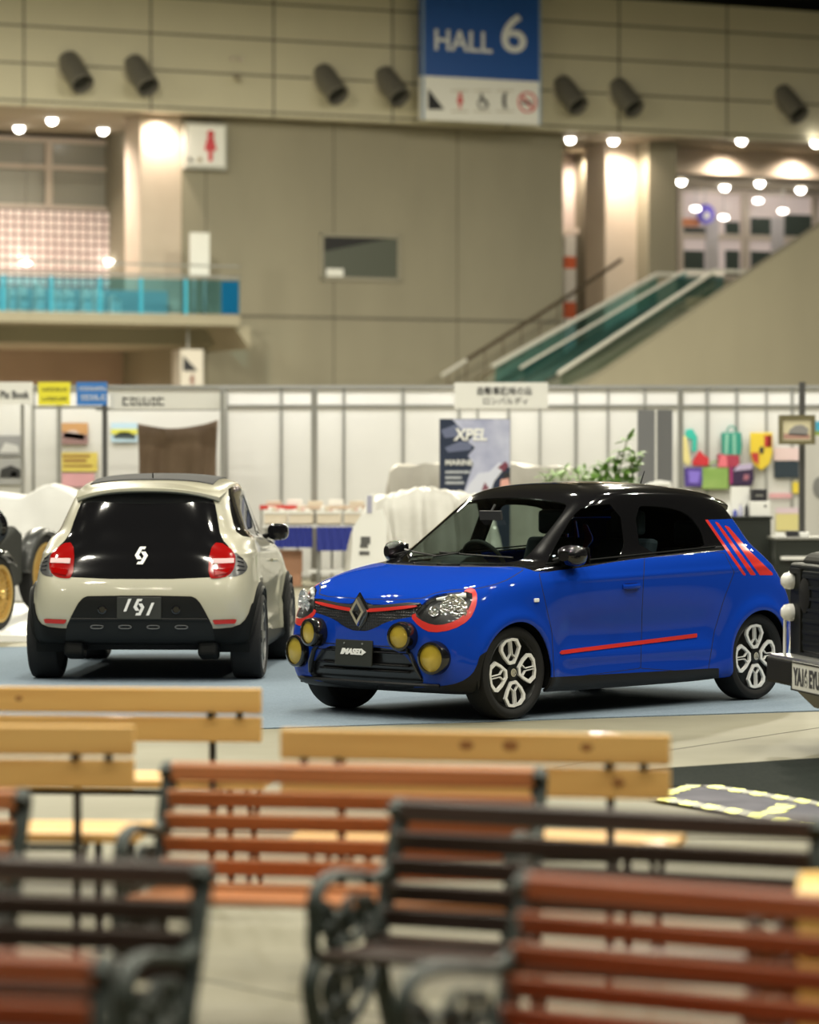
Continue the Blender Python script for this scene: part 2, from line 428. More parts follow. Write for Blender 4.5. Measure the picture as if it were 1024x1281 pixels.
# features traced as outlines and cut into the surface
F = dict(
 ws=[(470,704),(541,705.5),(612,705),(642,703),(657,699),(683,668),(709,634),(706,629),(668,623),(612,621.5),(574,624.5),(540,638),(505,668),(470,698)],
 green=[(380,712),(484,706),(541,707.5),(612,708.5),(646,708),(661,712),(672,716),(718,711.5),(777,701.5),(836,694.5),(894,689.5),(907,688.5),(905,684),(890,660),(882,650),(898,650),(1100,640),(1100,540),(300,540),(300,712)],
 winf=[(687,711),(683,703),(700,672),(716,645),(729,633),(774,629.5),(783,699.5),(740,705.5)],
 winr=[(793,633),(820,632.5),(848,637),(865,647),(877,664),(883,687.5),(801,696.5)],
 doorf=[(674,717),(680,745),(690,790),(693,850),(801,836),(803,760),(806,697),(740,706)],
 doorr=[(806,697.5),(894,689.8),(906,692),(918,716),(905,750),(893,790),(885,842),(801,836),(803,760)],
 bonnet=[(350,756),(408,751),(455,749),(523,750.5),(545,741),(572,737),(592,737.5),(628,729),(650,716),(656,711.5),(646,708.5),(612,709),(541,708),(484,706.5),(380,712.5)],
 hl=[(517,769),(526,758),(539,745.5),(563,741),(590,739.5),(591,751),(584,766),(570,777),(549,783),(531,779)],
 hlr=[(512,770),(524,766),(560,760),(575,748),(583,736),(593,736),(597,745),(595,760),(587,776),(566,788),(540,792),(525,785)],
 grille=[(380,749),(408,751),(436,757),(455,752),(469,757.5),(523,753),(533,760),(525,770.5),(500,774),(482,778.5),(469,786),(454,790.5),(440,786),(428,771),(405,761),(380,764)],
 chrome=[(455,757),(466,758.3),(524,753),(528,754.5),(524,757),(466,761),(455,760.5)],
 red=[(455,761),(466,761.6),(523,757),(521,760.5),(466,766),(455,765)],
 lgrille=[(398,808),(464,808.5),(500,813.5),(521,837),(533,857),(505,863),(461,863),(388,857),(386,842),(391,819)],
 lip=[(330,840),(365,845),(388,855.5),(461,861.5),(512,861),(563,857.5),(584,849.5),(595,837),(601,815),(630,815),(660,900),(640,960),(330,960)],
 sill=[(560,960),(655,880),(684,847.5),(891,836),(899,836),(900,960)],
 mould=[(700,814),(871,792.3),(871,797.3),(700,819)],
 winw=[(284,613),(291,608),(301,610),(311,621),(323,640),(333,669),(322,673),(297,670),(290,650)],
 winq=[(866,646),(879,650),(893,668),(906,687),(885,688.5),(878,664)],
 s1=[(881,650),(885,650),(933.5,720),(929.5,720)], s2=[(893,652),(898,654),(945.5,719.5),(938.5,719.5)],
 s3=[(905,657),(911,659),(936,688),(966,717),(966,719.5),(950,719.5)],
 hatch=[(70,724.5),(70,613),(237,613.5),(258,616.5),(268,625),(272,645),(276,672),(290,688),(292,715),(262,724.5)],
 tail=[(260,723.5),(262,688),(272,676.5),(294,690.5),(293.5,710),(286,720.5),(273,724)],
 tailtrim=[(291,688),(307,702),(310,712),(301,720),(284,722.5),(288,718),(293,708)],
 insert=[(60,746),(237,745),(248,750),(258,768),(268,788),(270,830),(60,830)],
 bottomw=[(60,788),(268,787),(297,784),(309,773),(316,750),(340,745),(340,880),(60,880)],
 refl=[(265.5,775.5),(295,774.5),(293,779.6),(268,780.6)],
)
rear_only = lambda C, FN: C[:, 0] < -2.3
front_only = lambda C, FN: C[:, 0] > -.9

def petal_points():
    o = [(.052,-.024),(.052,.024),(.100,.070),(.148,.096),(.178,.090),(.207,.050),(.212,-.020),(.200,-.066),(.148,-.092),(.10,-.064)]
    return o
def make_wheel(parent, y, sgn, x, r, zc, style, toe=0.0, width=.195, angle=0.2):
    """wheel assembly; outer face towards sgn*y. local frame: z out of the wheel"""
    Mx = Matrix.Translation((x, y, zc)) @ Matrix.Rotation(toe, 4, 'Z') @ Matrix.Rotation(-sgn * PI / 2, 4, 'X')
    w = width / 2; ri = r - .068 if style != 'wire' else r - .085
    disc = M(); rr = ri + .008
    disc.lathe([(rr, -w * .7), (rr, w * .78), (rr - .012, w * .86), (rr - .02, w * .7), (rr - .035, w * .2), (.06, w * .42), (.045, w * .5), (0, w * .5)], 48, Mx)
    wheel = disc.build('wheel', BLACK if style != 'wire' else TRIM, parent, smooth=True)
    t = M(); sh = .022
    t.lathe([(ri, -w * .82), (ri + .02, -w * .98), (r - .03, -w), (r - .008, -w * .9), (r, -w * .72), (r, w * .72), (r - .008, w * .9), (r - .03, w), (ri + .02, w * .98), (ri, w * .82), (ri, -w * .82)], 64, Mx)
    t.build('tyre', RUBBER, wheel, smooth=True)
    if style == 'petal':
        k = (ri - .010) / .212
        for q in range(4):
            A = Mx @ Matrix.Rotation(angle + q * PI / 2, 4, 'Z')
            m_ = M(); z0, z1 = w * .66, w * .84
            o = petal_points(); n = len(o)
            cx = .138
            inn = [(cx + (a - cx) * .78, b * .76) for a, b in o]
            vs = [A @ Vector((a * k, b * k, z)) for z in (z0, z1) for a, b in o] + [A @ Vector((a * k, b * k, z)) for z in (z0, z1) for a, b in inn]
            fs = []
            for i in range(n):
                j = (i + 1) % n
                fs += [(i, j, n + j, n + i), (n + i, n + j, 3 * n + j, 3 * n + i), (2 * n + i, 3 * n + i, 3 * n + j, 2 * n + j)]
            m_.add(vs, fs)
            # slim Y-shaped divider
            def bar(p, q2, wd):
                p, q2 = Vector(p), Vector(q2); d = (q2 - p).normalized(); s_ = Vector((-d.y, d.x)) * wd / 2
                m_.prism([A @ Vector((c_.x * k, c_.y * k, z0)) for c_ in (p - s_, q2 - s_, q2 + s_, p + s_)], (A.to_3x3() @ Vector((0, 0, z1 - z0))))
            for s_ in (-1, 1):
                bar((.205, s_ * .008), (.115, s_ * .008), .005)
                bar((.115, s_ * .008), (.085, s_ * .036), .006)
            m_.build('spoke', WHITE, wheel)
        h = M(); h.lathe([(.052, w * .5), (.05, w * .78), (.03, w * .86), (0, w * .86)], 32, Mx)
        hub = h.build('hub_cap', BLACK, wheel, smooth=True)
        h = M(); h.lathe([(.026, w * .865), (.026, w * .89), (.020, w * .89), (.020, w * .865)], 24, Mx); h.build('badge', CHROME, hub)
    elif style == 'steel':
        m_ = M()
        for q in range(8):
            A = Mx @ Matrix.Rotation(q * PI / 4, 4, 'Z')
            m_.prism([A @ Vector(p) for p in ((.04, -.018, w * .55), (ri - .01, -.028, w * .7), (ri - .01, .028, w * .7), (.04, .018, w * .55))], A.to_3x3() @ Vector((0, 0, .02)))
        m_.lathe([(ri + .004, w * .8), (ri + .004, w * .9), (ri - .014, w * .9), (ri - .014, w * .8)], 48, Mx)
        m_.build('spoke', mat('grey_alloy', (.25, .25, .25), .35, .7), wheel)
        h = M(); h.lathe([(.05, w * .5), (.05, w * .85), (0, w * .88)], 24, Mx); h.build('hub_cap', BLACK, wheel, smooth=True)
    elif style == 'wire':
        g = mat('gold_wheel', (.62, .42, .13), .35, .6)
        m_ = M()
        m_.lathe([(ri + .01, w * .4), (ri + .012, w * 1.0), (ri - .022, w * 1.0), (ri - .03, w * .5), (ri + .01, w * .4)], 48, Mx)
        m_.build('rim', g, wheel, smooth=True)
        m_ = M()
        for q in range(32):
            a = q * PI / 16; b = a + (.35 if q % 2 else -.35)
            m_.tube([Mx @ Vector((.045 * math.cos(b), .045 * math.sin(b), w * (1.25 if q % 4 < 2 else .7))), Mx @ Vector(((ri - .02) * math.cos(a), (ri - .02) * math.sin(a), w * .75))], .0045, 5)
        m_.build('wire_spokes', g, wheel)
        h = M(); h.lathe([(.05, 0), (.05, w * 1.2), (.03, w * 1.6), (0, w * 1.6)], 16, Mx); h.build('hub_cap', g, wheel, smooth=True)
    return wheel

def curve_on(fn, pts, lift):
    out = []
    for p in pts:
        q, n = fn(*p)
        out.append(q + n * lift)
    return out
def lerp_pts(a, b, n): return [(a[0] + (b[0] - a[0]) * i / n, a[1] + (b[1] - a[1]) * i / n) for i in range(n + 1)]

def interior(car, seatmat):
    dark = mat('cabin_plastic', (.02, .021, .022), .7)
    m = M()
    # dashboard: rounded beam under the windscreen
    prof = [(-.32, .90), (-.36, .945), (-.62, .965), (-.80, .93), (-.84, .86), (-.80, .70), (-.5, .62)]
    for s in range(12):
        y0, y1 = -.60 + s * .1, -.50 + s * .1
        m.prism([(x, y0, z) for x, z in prof], (0, .1, 0))
    m.build('dashboard', dark, car)
    b = M(); b.prism([(-.58, .18, .955), (-.60, .20, 1.0), (-.78, .24, 1.01), (-.82, .22, .95)], (0, -.0, 0)) if False else None
    m = M()
    prof = [(-.56, .955), (-.64, 1.0), (-.80, 1.015), (-.84, .95)]
    m.prism([(x, -.50, z) for x, z in prof], (0, .30, 0))
    m.build('instrument_hood', dark, car, bevel=.01)
    m = M()
    ctr = Vector((-.98, -.35, .93)); ax = Matrix.Rotation(math.radians(-65), 4, 'Y')
    T = Matrix.Translation(ctr) @ ax
    m.tube([T @ Vector((.185 * math.cos(a), .185 * math.sin(a), 0)) for a in np.linspace(0, 2 * PI, 33)[:-1]], .014, 8, closed=True)
    for a in (0.1, PI - .1, PI / 2 * 3): m.tube([T @ Vector((0, 0, -.02)), T @ Vector((.18 * math.sin(a), .18 * math.cos(a), 0))], .012, 6)
    m.lathe([(.055, -.03), (.055, .0), (0, .01)], 20, T)
    m.build('steering_wheel', dark, car, smooth=True)
    def seat(x, y, w=.46, h=.62, z=.62):
        s = M(); s.box((x, y, z - .09), (.48, w, .16))
        o = s.build('seat', seatmat, car, bevel=.03)
        s = M(); s.prism([(x - .22, y - w / 2, z - .08), (x - .10, y - w / 2, z - .06), (x - .26, y - w / 2 + .03, z + h - .12), (x - .36, y - w / 2 + .03, z + h - .13)], (0, w, 0))
        s.build('backrest', seatmat, o, bevel=.03)
        s = M(); s.box((x - .33, y, z + h - .02), (.09, .26, .17)); s.build('headrest', seatmat, o, bevel=.03)
    seat(-1.35, .33); seat(-1.35, -.33); seat(-2.05, .31, .5, .5, .66); seat(-2.05, -.31, .5, .5, .66)
    m = M(); m.box((-.66, 0, 1.28), (.02, .19, .06), (0, .2, 0)); m.tube([(-.66, 0, 1.30), (-.70, 0, 1.35)], .008, 6)
    m.build('rear_view_mirror', dark, car)
    # floor pan and inner tub so the shell is a real volume
    m = M()
    m.bb(-2.75, .42, -.60, .60, .19, .34)
    m.bb(-.30, .40, -.48, .48, .34, .72)      # engine bay / bulkhead
    m.bb(-2.80, -2.25, -.50, .50, .34, .70)
    m.bb(-.34, -2.10, .70, .755, .19, .80); m.bb(-.34, -2.10, -.755, -.70, .19, .80)
    m.build('floor_pan', mat('underbody', (.008, .008, .008), .8), car)

def mirror_part(car, s, m_, hw=.088, cy=.81):
    q = M()
    c = Vector((-.55, s * cy, 1.03))
    prof = []
    n = 14
    rings = [(-.085, .55), (-.07, .80), (-.03, .98), (.02, 1.0), (.06, .86), (.09, .5)]
    vs = []; fs = []
    for i, (dx, k) in enumerate(rings):
        for j in range(n):
            a = 2 * PI * j / n
            ca, sa = math.cos(a), math.sin(a)
            e = .75
            vs.append((c.x + dx, c.y + s * hw * k * abs(ca) ** e * (1 if ca > 0 else -1), c.z + .070 * k * abs(sa) ** e * (1 if sa > 0 else -1)))
    for i in range(len(rings) - 1):
        for j in range(n): fs.append((i * n + j, i * n + (j + 1) % n, (i + 1) * n + (j + 1) % n, (i + 1) * n + j))
    fs += [tuple(range(n)), tuple((len(rings) - 1) * n + j for j in range(n))]
    q.add(vs, fs)
    o = q.build('side_mirror', m_, car, smooth=True)
    q = M(); q.tube([(-.55, s * .67, .985), (-.55, s * .72, 1.0), (-.55, s * .78, 1.015)], [.028, .022, .02], 8, sx=1, sy=1.6)
    q.build('mirror_arm', TRIM, o, smooth=True)
    q = M(); q.box((c.x - .088, c.y, c.z), (.004, hw * 1.5, .10)); q.build('mirror_glass', GLOSS, o)  # gloss black stands in for the dark reflection in the mirror

def wiper(car, a, b, lift=.022):
    q = M(); pts = curve_on(lambda y, z: front_pt(y, z), lerp_pts(a, b, 8), lift)
    q.tube(pts, .007, 6); q.tube(curve_on(lambda y, z: front_pt(y, z), lerp_pts(((a[0] * .3 + b[0] * .7), a[1] * .3 + b[1] * .7), (a[0] * .2 + b[0] * .8 - .1, .985), 2), lift + .008), .006, 6)
    q.build('wiper', BLACK, car)

def spoiler(car, m_, hw=.56, x0=-2.28, x1=-2.66, z0=1.452, z1=1.405):
    n = 24; k = 8; vs = []; fs = []
    for side in (0, 1):
        for i in range(k + 1):
            t = i / k
            for j in range(n + 1):
                y = -1 + 2 * j / n
                yy = y * (hw - .03 * t) * (1 if side == 0 else .985)
                edge = abs(y) ** 3
                x = x0 + (x1 - x0) * t + .14 * edge * t
                z = z0 + (z1 - z0) * t ** 1.3 - .075 * abs(y) ** 2.6 - (0 if side == 0 else (.008 + .038 * (1 - abs(1 - 2 * t) ** 2) + .02))
                vs.append((x, yy, z))
    W = n + 1; S = (k + 1) * W
    for i in range(k):
        for j in range(n):
            a = i * W + j
            fs.append((a, a + 1, a + W + 1, a + W)); fs.append((S + a, S + a + W, S + a + W + 1, S + a + 1))
    for j in range(n):
        fs.append((j, S + j, S + j + 1, j + 1)); a = k * W + j; fs.append((a, a + 1, S + a + 1, S + a))
    for i in range(k):
        a = i * W; fs.append((a, a + W, S + a + W, S + a)); a += n; fs.append((a, S + a, S + a + W, a + W))
    q = M(); q.add(vs, fs); return q.build('roof_spoiler', m_, car, smooth=True, bevel=.006)

def arch_liner(car, x, r=.345, zc=.30):
    for s in (1, -1):
        q = M(); n = 20; vs = []; fs = []
        for i in range(n + 1):
            a = -.35 + (PI + .7) * i / n
            for y in (.46, .80): vs.append((x + r * math.cos(a), s * y, zc + r * math.sin(a)))
        fs = [(2 * i, 2 * i + 1, 2 * i + 3, 2 * i + 2) for i in range(n)]
        q.add(vs, fs); 
        pts = [(x + r * math.cos(-.35 + (PI + .7) * i / n), s * .46, zc + r * math.sin(-.35 + (PI + .7) * i / n)) for i in range(n + 1)]
        q.add(pts, [tuple(range(n + 1))])
        q.build('wheel_arch_liner', TRIM, car, fix=False)
def plate(car, loc, nrm, w, h, name='number_plate', m_=None):
    n = Vector(nrm).normalized(); up = Vector((0, 0, 1)); r = up.cross(n).normalized(); up = n.cross(r)
    R = Matrix((r, up, n)).transposed()
    q = M(); q.box(loc, (w, h, .012), R); o = q.build(name, m_ or mat('dark_plate', (.02, .022, .018), .45), car, bevel=.003)
    Mt = R.to_4x4(); Mt.translation = Vector(loc) + n * .0075
    return o, Mt
def stroke(q, Mt, pts, d=.003):
    R = Mt.to_3x3(); q.prism([Mt @ Vector((a, b, 0)) for a, b in pts], R @ Vector((0, 0, d)))
# ------------------------------------------------------------------ the blue car
def make_blue():
    car = empty('compact_car', BLUE_POS, BLUE_RZ, 'glossy blue and black compact hatchback with yellow fog lamps and red trim', 'car')
    S = Shell()
    S.circle(0, .30, .322, 'hole'); S.circle(-2.492, .30, .318, 'hole')
    S.px(F['green'], 'roof', only=['paint'], sm=1)
    S.px(F['ws'], 'ws', only=['roof'], sm=1, cond=front_only)
    S.px(F['winf'], 'winf', only=['roof'], sm=1, cond=lambda C, FN: C[:, 1] > .4)
    S.px(F['winr'], 'winr', only=['roof'], sm=1, cond=lambda C, FN: C[:, 1] > .4)
    S.px(F['lip'], 'lip', only=['paint'], sm=1, cond=lambda C, FN: C[:, 0] > -.33)
    S.px(F['sill'], 'sill', only=['paint'], sm=0, cond=lambda C, FN: (C[:, 0] < -.25) & (C[:, 0] > -2.3))
    S.px(F['lgrille'], 'lgrille', only=['paint', 'lip'], sm=1, cond=front_only)
    S.px(F['grille'], 'grille', only=['paint'], sm=1, cond=front_only)
    S.px(F['hl'], 'hl', only=['paint', 'grille'], sm=1, cond=front_only)
    S.px(F['hlr'], 'hlr', only=['paint', 'grille'], sm=1, cond=front_only)
    S.px(F['bonnet'], 'bonnet', only=['paint'], sm=1, cond=front_only)
    S.px(F['bonnet'], 'gap', only=['paint', 'bonnet'], sm=1, band=.45, cond=lambda C, FN: front_only(C, FN) & (C[:, 2] < .975))
    S.px(F['chrome'], 'chrome', only=['grille'], sm=1, cond=front_only)
    S.px(F['red'], 'red', only=['grille'], sm=1, cond=front_only)
    S.px(F['mould'], 'mould', only=['paint'], sm=0)
    S.px(F['doorf'], 'doorf', only=['paint'], sm=0); S.px(F['doorr'], 'doorr', only=['paint'], sm=0)
    S.px(F['doorf'], 'gap', only=['paint', 'doorf', 'doorr'], sm=0, band=.4)
    S.px(F['doorr'], 'gap', only=['paint', 'doorf', 'doorr'], sm=0, band=.4)
    for k in ('s1', 's2', 's3'): S.px(F[k], 'stripe', only=['paint', 'doorr', 'gap', 'roof'], sm=0, cond=lambda C, FN: C[:, 0] < -2.0)
    S.px(F['hatch'], 'hatch', view='W', only=['paint', 'roof'], cond=rear_only)
    S.px(F['tail'], 'tail', view='W', only=['paint', 'hatch', 'roof'], cond=rear_only)
    S.px(F['insert'], 'insert', view='W', only=['paint'], cond=rear_only)
    blue = mat('blue_paint', (.005, .042, .36), .45, 0.0, coat=.6, spec=.0)
    b = blue.node_tree.nodes['Principled BSDF']; b.inputs['Metallic'].default_value = .0
    gapm = mat('panel_gap', (.003, .003, .004), .9)
    S.part(['paint', 'gap'], 'body_shell', [blue, gapm], car, matmap={'gap': 1}, thick=.012)
    S.part(['bonnet'], 'bonnet', blue, car)
    for s in (1, -1):
        S.part(['doorf'], 'door', blue, car, s); S.part(['doorr'], 'door', blue, car, s)
        S.part(['winf'], 'side_window', glass_mat('dark_glass', (.30, .32, .31)), car, s, -.004)
        S.part(['winr'], 'side_window', glass_mat('mid_glass', (.62, .68, .66)), car, s, -.004)
        S.part(['mould'], 'door_moulding', RED, car, s, .006, thick=.008)
        S.part(['stripe'], 'tail_stripe', RED, car, s, .0008)
        S.part(['tail'], 'tail_lamp', mat('red_lens', (.30, .004, .004), .1, coat=1), car, s, .004, thick=.02)
        headlamp(S, car, s, RED)
        S.part(['chrome'], 'grille_trim', CHROME, car, s, .008, thick=.01); S.part(['red'], 'grille_stripe', RED, car, s, .008, thick=.01)
    S.part(['roof'], 'roof_panel', GLOSS, car, thick=.012)
    S.part(['ws'], 'windscreen', glass_mat('windscreen_glass', (.75, .82, .78), f=1.42), car, 0, -.003)
    S.part(['lip', 'sill'], 'lower_skirt', mat('skirt_black', (.008, .008, .009), .45, spec=.3), car, thick=.02)
    S.part(['lgrille'], 'lower_grille', mat('grille_plastic', (.009, .009, .010), .3, coat=.3), car, 0, -.03, thick=-.03)
    S.part(['grille'], 'upper_grille', honeycomb_mat(), car, 0, -.006, thick=-.006)
    S.part(['hatch'], 'tailgate_glass', GLOSS, car, 0, -.002)
    S.part(['insert'], 'rear_bumper_insert', TRIM, car, 0, -.004)
    # lower grille slats
    for z in (.465, .425, .345, .305):
        q = M(); q.tube([p for p in curve_on(front_pt, [(y, z) for y in np.linspace(-.40, .40, 25)], -.012)], .010, 6, sx=.8, sy=1.6)
        q.build('grille_slat', mat('slat_black', (.012, .012, .012), .25, coat=.5), car, smooth=True)
    for s in (1, -1):       # bumper corner blades
        q = M(); q.tube(curve_on(front_pt, [(s * .37, .47), (s * .43, .42), (s * .47, .34), (s * .50, .27)], -.004), [.02, .03, .034, .02], 8, sx=.5)
        q.build('grille_blade', mat('slat_black', (.012, .012, .012), .25), car, smooth=True)
    # ducted upper lip shine line
    q = M(); q.tube(curve_on(front_pt, [(y, .232) for y in np.linspace(-.62, .62, 33)], .006), .012, 6); q.build('front_splitter', mat('skirt_black', (.008, .008, .009), .45), car, smooth=True)
    # round fog lamps
    amber = mat('amber_lens', (.92, .66, .05), .15, .25, coat=1.0)
    nt = amber.node_tree; bs = nt.nodes['Principled BSDF']; vo = nt.nodes.new('ShaderNodeTexVoronoi'); vo.inputs['Scale'].default_value = 55
    bp = nt.nodes.new('ShaderNodeBump'); bp.inputs['Strength'].default_value = .9; bp.inputs['Distance'].default_value = .02
    nt.links.new(vo.outputs['Distance'], bp.inputs['Height']); nt.links.new(bp.outputs[0], bs.inputs['Normal'])
    for y, z, r in ((.395, .535, .074), (-.395, .535, .074), (.60, .405, .088), (-.60, .405, .088)):
        p, n = front_pt(y, z)
        d = Vector((1, .16 * (1 if y > 0 else -1), 0)).normalized()
        A = Matrix.Translation(p + Vector((.02 if abs(y) < .5 else -.02, 0, 0))) @ d.to_track_quat('Z', 'Y').to_matrix().to_4x4()
        q = M(); q.lathe([(r + .020, -.05), (r + .022, .03), (r + .014, .062), (r, .068), (r - .004, .05)], 36, A)
        o = q.build('fog_lamp', GLOSS, car, smooth=True)
        q = M(); q.lathe([(r, .052), (r * .7, .064), (r * .35, .071), (0, .073)], 36, A); q.build('lens', amber, o, smooth=True)
    # badge
    p, n = front_pt(0, .685)
    Mt = Matrix.Translation(p + Vector((.014, 0, -.005))) @ Matrix(((0, 0, 1), (1, 0, 0), (0, 1, 0))).to_4x4()
    q = M(); a, bh, t = .074, .100, .56
    o_ = [(0, bh), (a, 0), (0, -bh), (-a, 0)]; i_ = [(0, bh * t), (a * t, 0), (0, -bh * t), (-a * t, 0)]
    vs = []
    for z, kk in ((-.01, 1), (.018, .86)):
        vs += [Mt @ Vector((x * kk, y * kk, z)) for x, y in o_]
    for z, kk in ((.018, 1.0), (-.01, .9)):
        vs += [Mt @ Vector((x * kk, y * kk, z)) for x, y in i_]
    fs = []
    for r_ in range(3):
        for i in range(4): j = (i + 1) % 4; fs.append((r_ * 4 + i, r_ * 4 + j, r_ * 4 + 4 + j, r_ * 4 + 4 + i))
    q.add(vs, fs); q.build('diamond_badge', CHROME, car)
    q = M(); q.prism([Mt @ Vector((x, y, -.02)) for x, y in ((0, .125), (.045, .07), (.085, .02), (.06, -.06), (0, -.12), (-.06, -.06), (-.085, .02), (-.045, .07))], Mt.to_3x3() @ Vector((0, 0, .012)))
    q.build('badge_surround', GLOSS, car, bevel=.004)
    # plate
    p, n = front_pt(-.045, .40)
    o, Mt = plate(car, (p.x + .012, -.045, .415), (1, 0, .06), .33, .165)
    text_mesh('plate_lettering', 'IMASEL', .06, WHITE, o, Mt @ Matrix.Translation((-.02, .008, 0)), .003, .35, .0035, fit=(.19, .04))
    q = M(); stroke(q, Mt, [(.078, -.014), (.115, .008), (.070, .030), (.076, .008)]); q.build('plate_arrow', WHITE, o)
    for s in (-1, 1):
        q = M(); q.lathe([(.006, 0), (.006, .006), (0, .008)], 10, Mt @ Matrix.Translation((s * .08, .06, 0))); q.build('plate_bolt', STEEL, o)
    for s in (1, -1):
        mirror_part(car, s, GLOSS, .092 if s > 0 else .05, .815 if s > 0 else .775)
        for x, front in ((0, 1), (-2.492, 0)):
            make_wheel(car, s * .712, s, x, .298, .298, 'petal', angle=.12 if front else .05, toe=0)
        # door handle and side repeater
        p, n = side_pt(-1.13, .815, s)
        q = M(); q.tube([p + Vector((.085, s * .004, 0)), p + Vector((.05, s * .03, 0)), p + Vector((-.05, s * .03, .004)), p + Vector((-.085, s * .004, .004))], .013, 8, sx=1.3, sy=.8)
        q.build('door_handle', blue, car, smooth=True)
        q = M(); q.box(p + Vector((0, s * .001, 0)), (.12, .006, .045)); q.build('recess_shade', mat('shadow_blue', (.004, .012, .12), .3), car, bevel=.002)  # darker blue plate painted as the shade of the handle recess
        p, n = side_pt(-.19, .752, s)
        q = M(); q.box(p + n * .004, (.045, .014, .025)); q.build('side_repeater', mat('clear_lens', (.85, .85, .85), .15), car, bevel=.005)
    wiper(car, (.50, .995), (-.12, 1.02)); wiper(car, (-.10, .995), (-.56, 1.03))
    spoiler(car, GLOSS)
    q = M(); p, n = hit((-2.2, 0, 3), (0, 0, -1)); q.tube([p, p + Vector((-.05, 0, .10))], [.006, .003], 6); q.build('aerial', TRIM, car)
    # weather strip along the belt line
    for s in (1, -1):
        q = M(); q.tube([p_ + n_ * .004 for p_, n_ in [side_pt(x, .973 + (-.40 - x) * .048, s) for x in np.linspace(-.42, -2.12, 30)]], .006, 6)
        q.build('belt_strip', CHROME if False else TRIM, car)
    arch_liner(car, 0); arch_liner(car, -2.492)
    interior(car, mat('seat_cloth', (.03, .045, .06), .8))
    return car

def honeycomb_mat():
    m = mat('honeycomb_grille', (.012, .012, .013), .35)
    nt = m.node_tree
    if nt.nodes.get('Voronoi Texture'): return m
    b = nt.nodes['Principled BSDF']; tc = nt.nodes.new('ShaderNodeTexCoord')
    v = nt.nodes.new('ShaderNodeTexVoronoi'); v.inputs['Scale'].default_value = 55; v.inputs['Randomness'].default_value = .1
    bp = nt.nodes.new('ShaderNodeBump'); bp.inputs['Strength'].default_value = .8; bp.inputs['Distance'].default_value = .01
    nt.links.new(tc.outputs['Object'], v.inputs['Vector']); nt.links.new(v.outputs['Distance'], bp.inputs['Height']); nt.links.new(bp.outputs[0], b.inputs['Normal'])
    return m
def headlamp(S, car, s, trim):
    S.part(['hlr'], 'headlight_surround', trim, car, s, .002, thick=.006)
    o = S.part(['hl'], 'headlight', mat('lamp_housing', (.035, .035, .035), .35, .3), car, s, -.035, thick=-.035)
    lens = S.part(['hl'], 'lens', glass_mat('lamp_lens', (.93, .95, .96), f=1.5), o, s, .003)
    # reflector bowl and turn strip inside
    p, n = front_pt(.60 * s, .72) if True else (None, None)
    Vc = projB_inv_point(566, 762, s)
    d = Vector((1, .45 * s, 0)).normalized()
    A = Matrix.Translation(Vc - d * .052) @ d.to_track_quat('Z', 'Y').to_matrix().to_4x4()
    q = M(); q.lathe([(.092, .034), (.088, .044), (.080, .040), (.070, .020), (.060, .026), (.056, .014), (.038, .004), (.036, .016), (.0, .026)], 20, A)
    q.build('reflector', faceted_chrome(), o, smooth=True)
    q = M(); Vi = projB_inv_point(541, 765, s); Ai = Matrix.Translation(Vi - d * .045) @ d.to_track_quat('Z', 'Y').to_matrix().to_4x4(); q.lathe([(.034, .03), (.032, .034), (.026, .02), (.0, .008)], 16, Ai); q.build('inner_reflector', faceted_chrome(), o, smooth=True)
    Vc = projB_inv_point(563, 747.5, s)
    q = M(); a = projB_inv_point(545, 750, s) - d * .012; b2 = projB_inv_point(582, 745, s) - d * .012
    q.tube([a, (a + b2) / 2 + d * .004, b2], [.010, .016, .018], 8); q.build('turn_signal', mat('lamp_white', (.9, .9, .88), .25), o, smooth=True)
def faceted_chrome():
    m = mat('faceted_chrome', (.88, .88, .86), .16, .9)
    nt = m.node_tree
    if nt.nodes.get('Voronoi Texture'): return m
    b = nt.nodes['Principled BSDF']; v = nt.nodes.new('ShaderNodeTexVoronoi'); v.inputs['Scale'].default_value = 60; tc = nt.nodes.new('ShaderNodeTexCoord')
    bp = nt.nodes.new('ShaderNodeBump'); bp.inputs['Strength'].default_value = .9; bp.inputs['Distance'].default_value = .02
    nt.links.new(tc.outputs['Object'], v.inputs['Vector']); nt.links.new(v.outputs['Distance'], bp.inputs['Height']); nt.links.new(bp.outputs[0], b.inputs['Normal'])
    return m
def projB_inv_point(u, v, s=1):
    """surface point of the blue car under an outline coordinate (left half), mirrored for s = -1"""
    d = ray(u, v); d.rotate(Euler((0, 0, -BLUE_RZ)))
    o = Vector((0, 0, EYE)) - BLUE_POS; o.rotate(Euler((0, 0, -BLUE_RZ)))
    p, n = hit(o, d)
    if p is None: p = Vector((.5, .6, .7))
    return Vector((p.x, p.y * s if p.y > 0 else abs(p.y) * s, p.z))

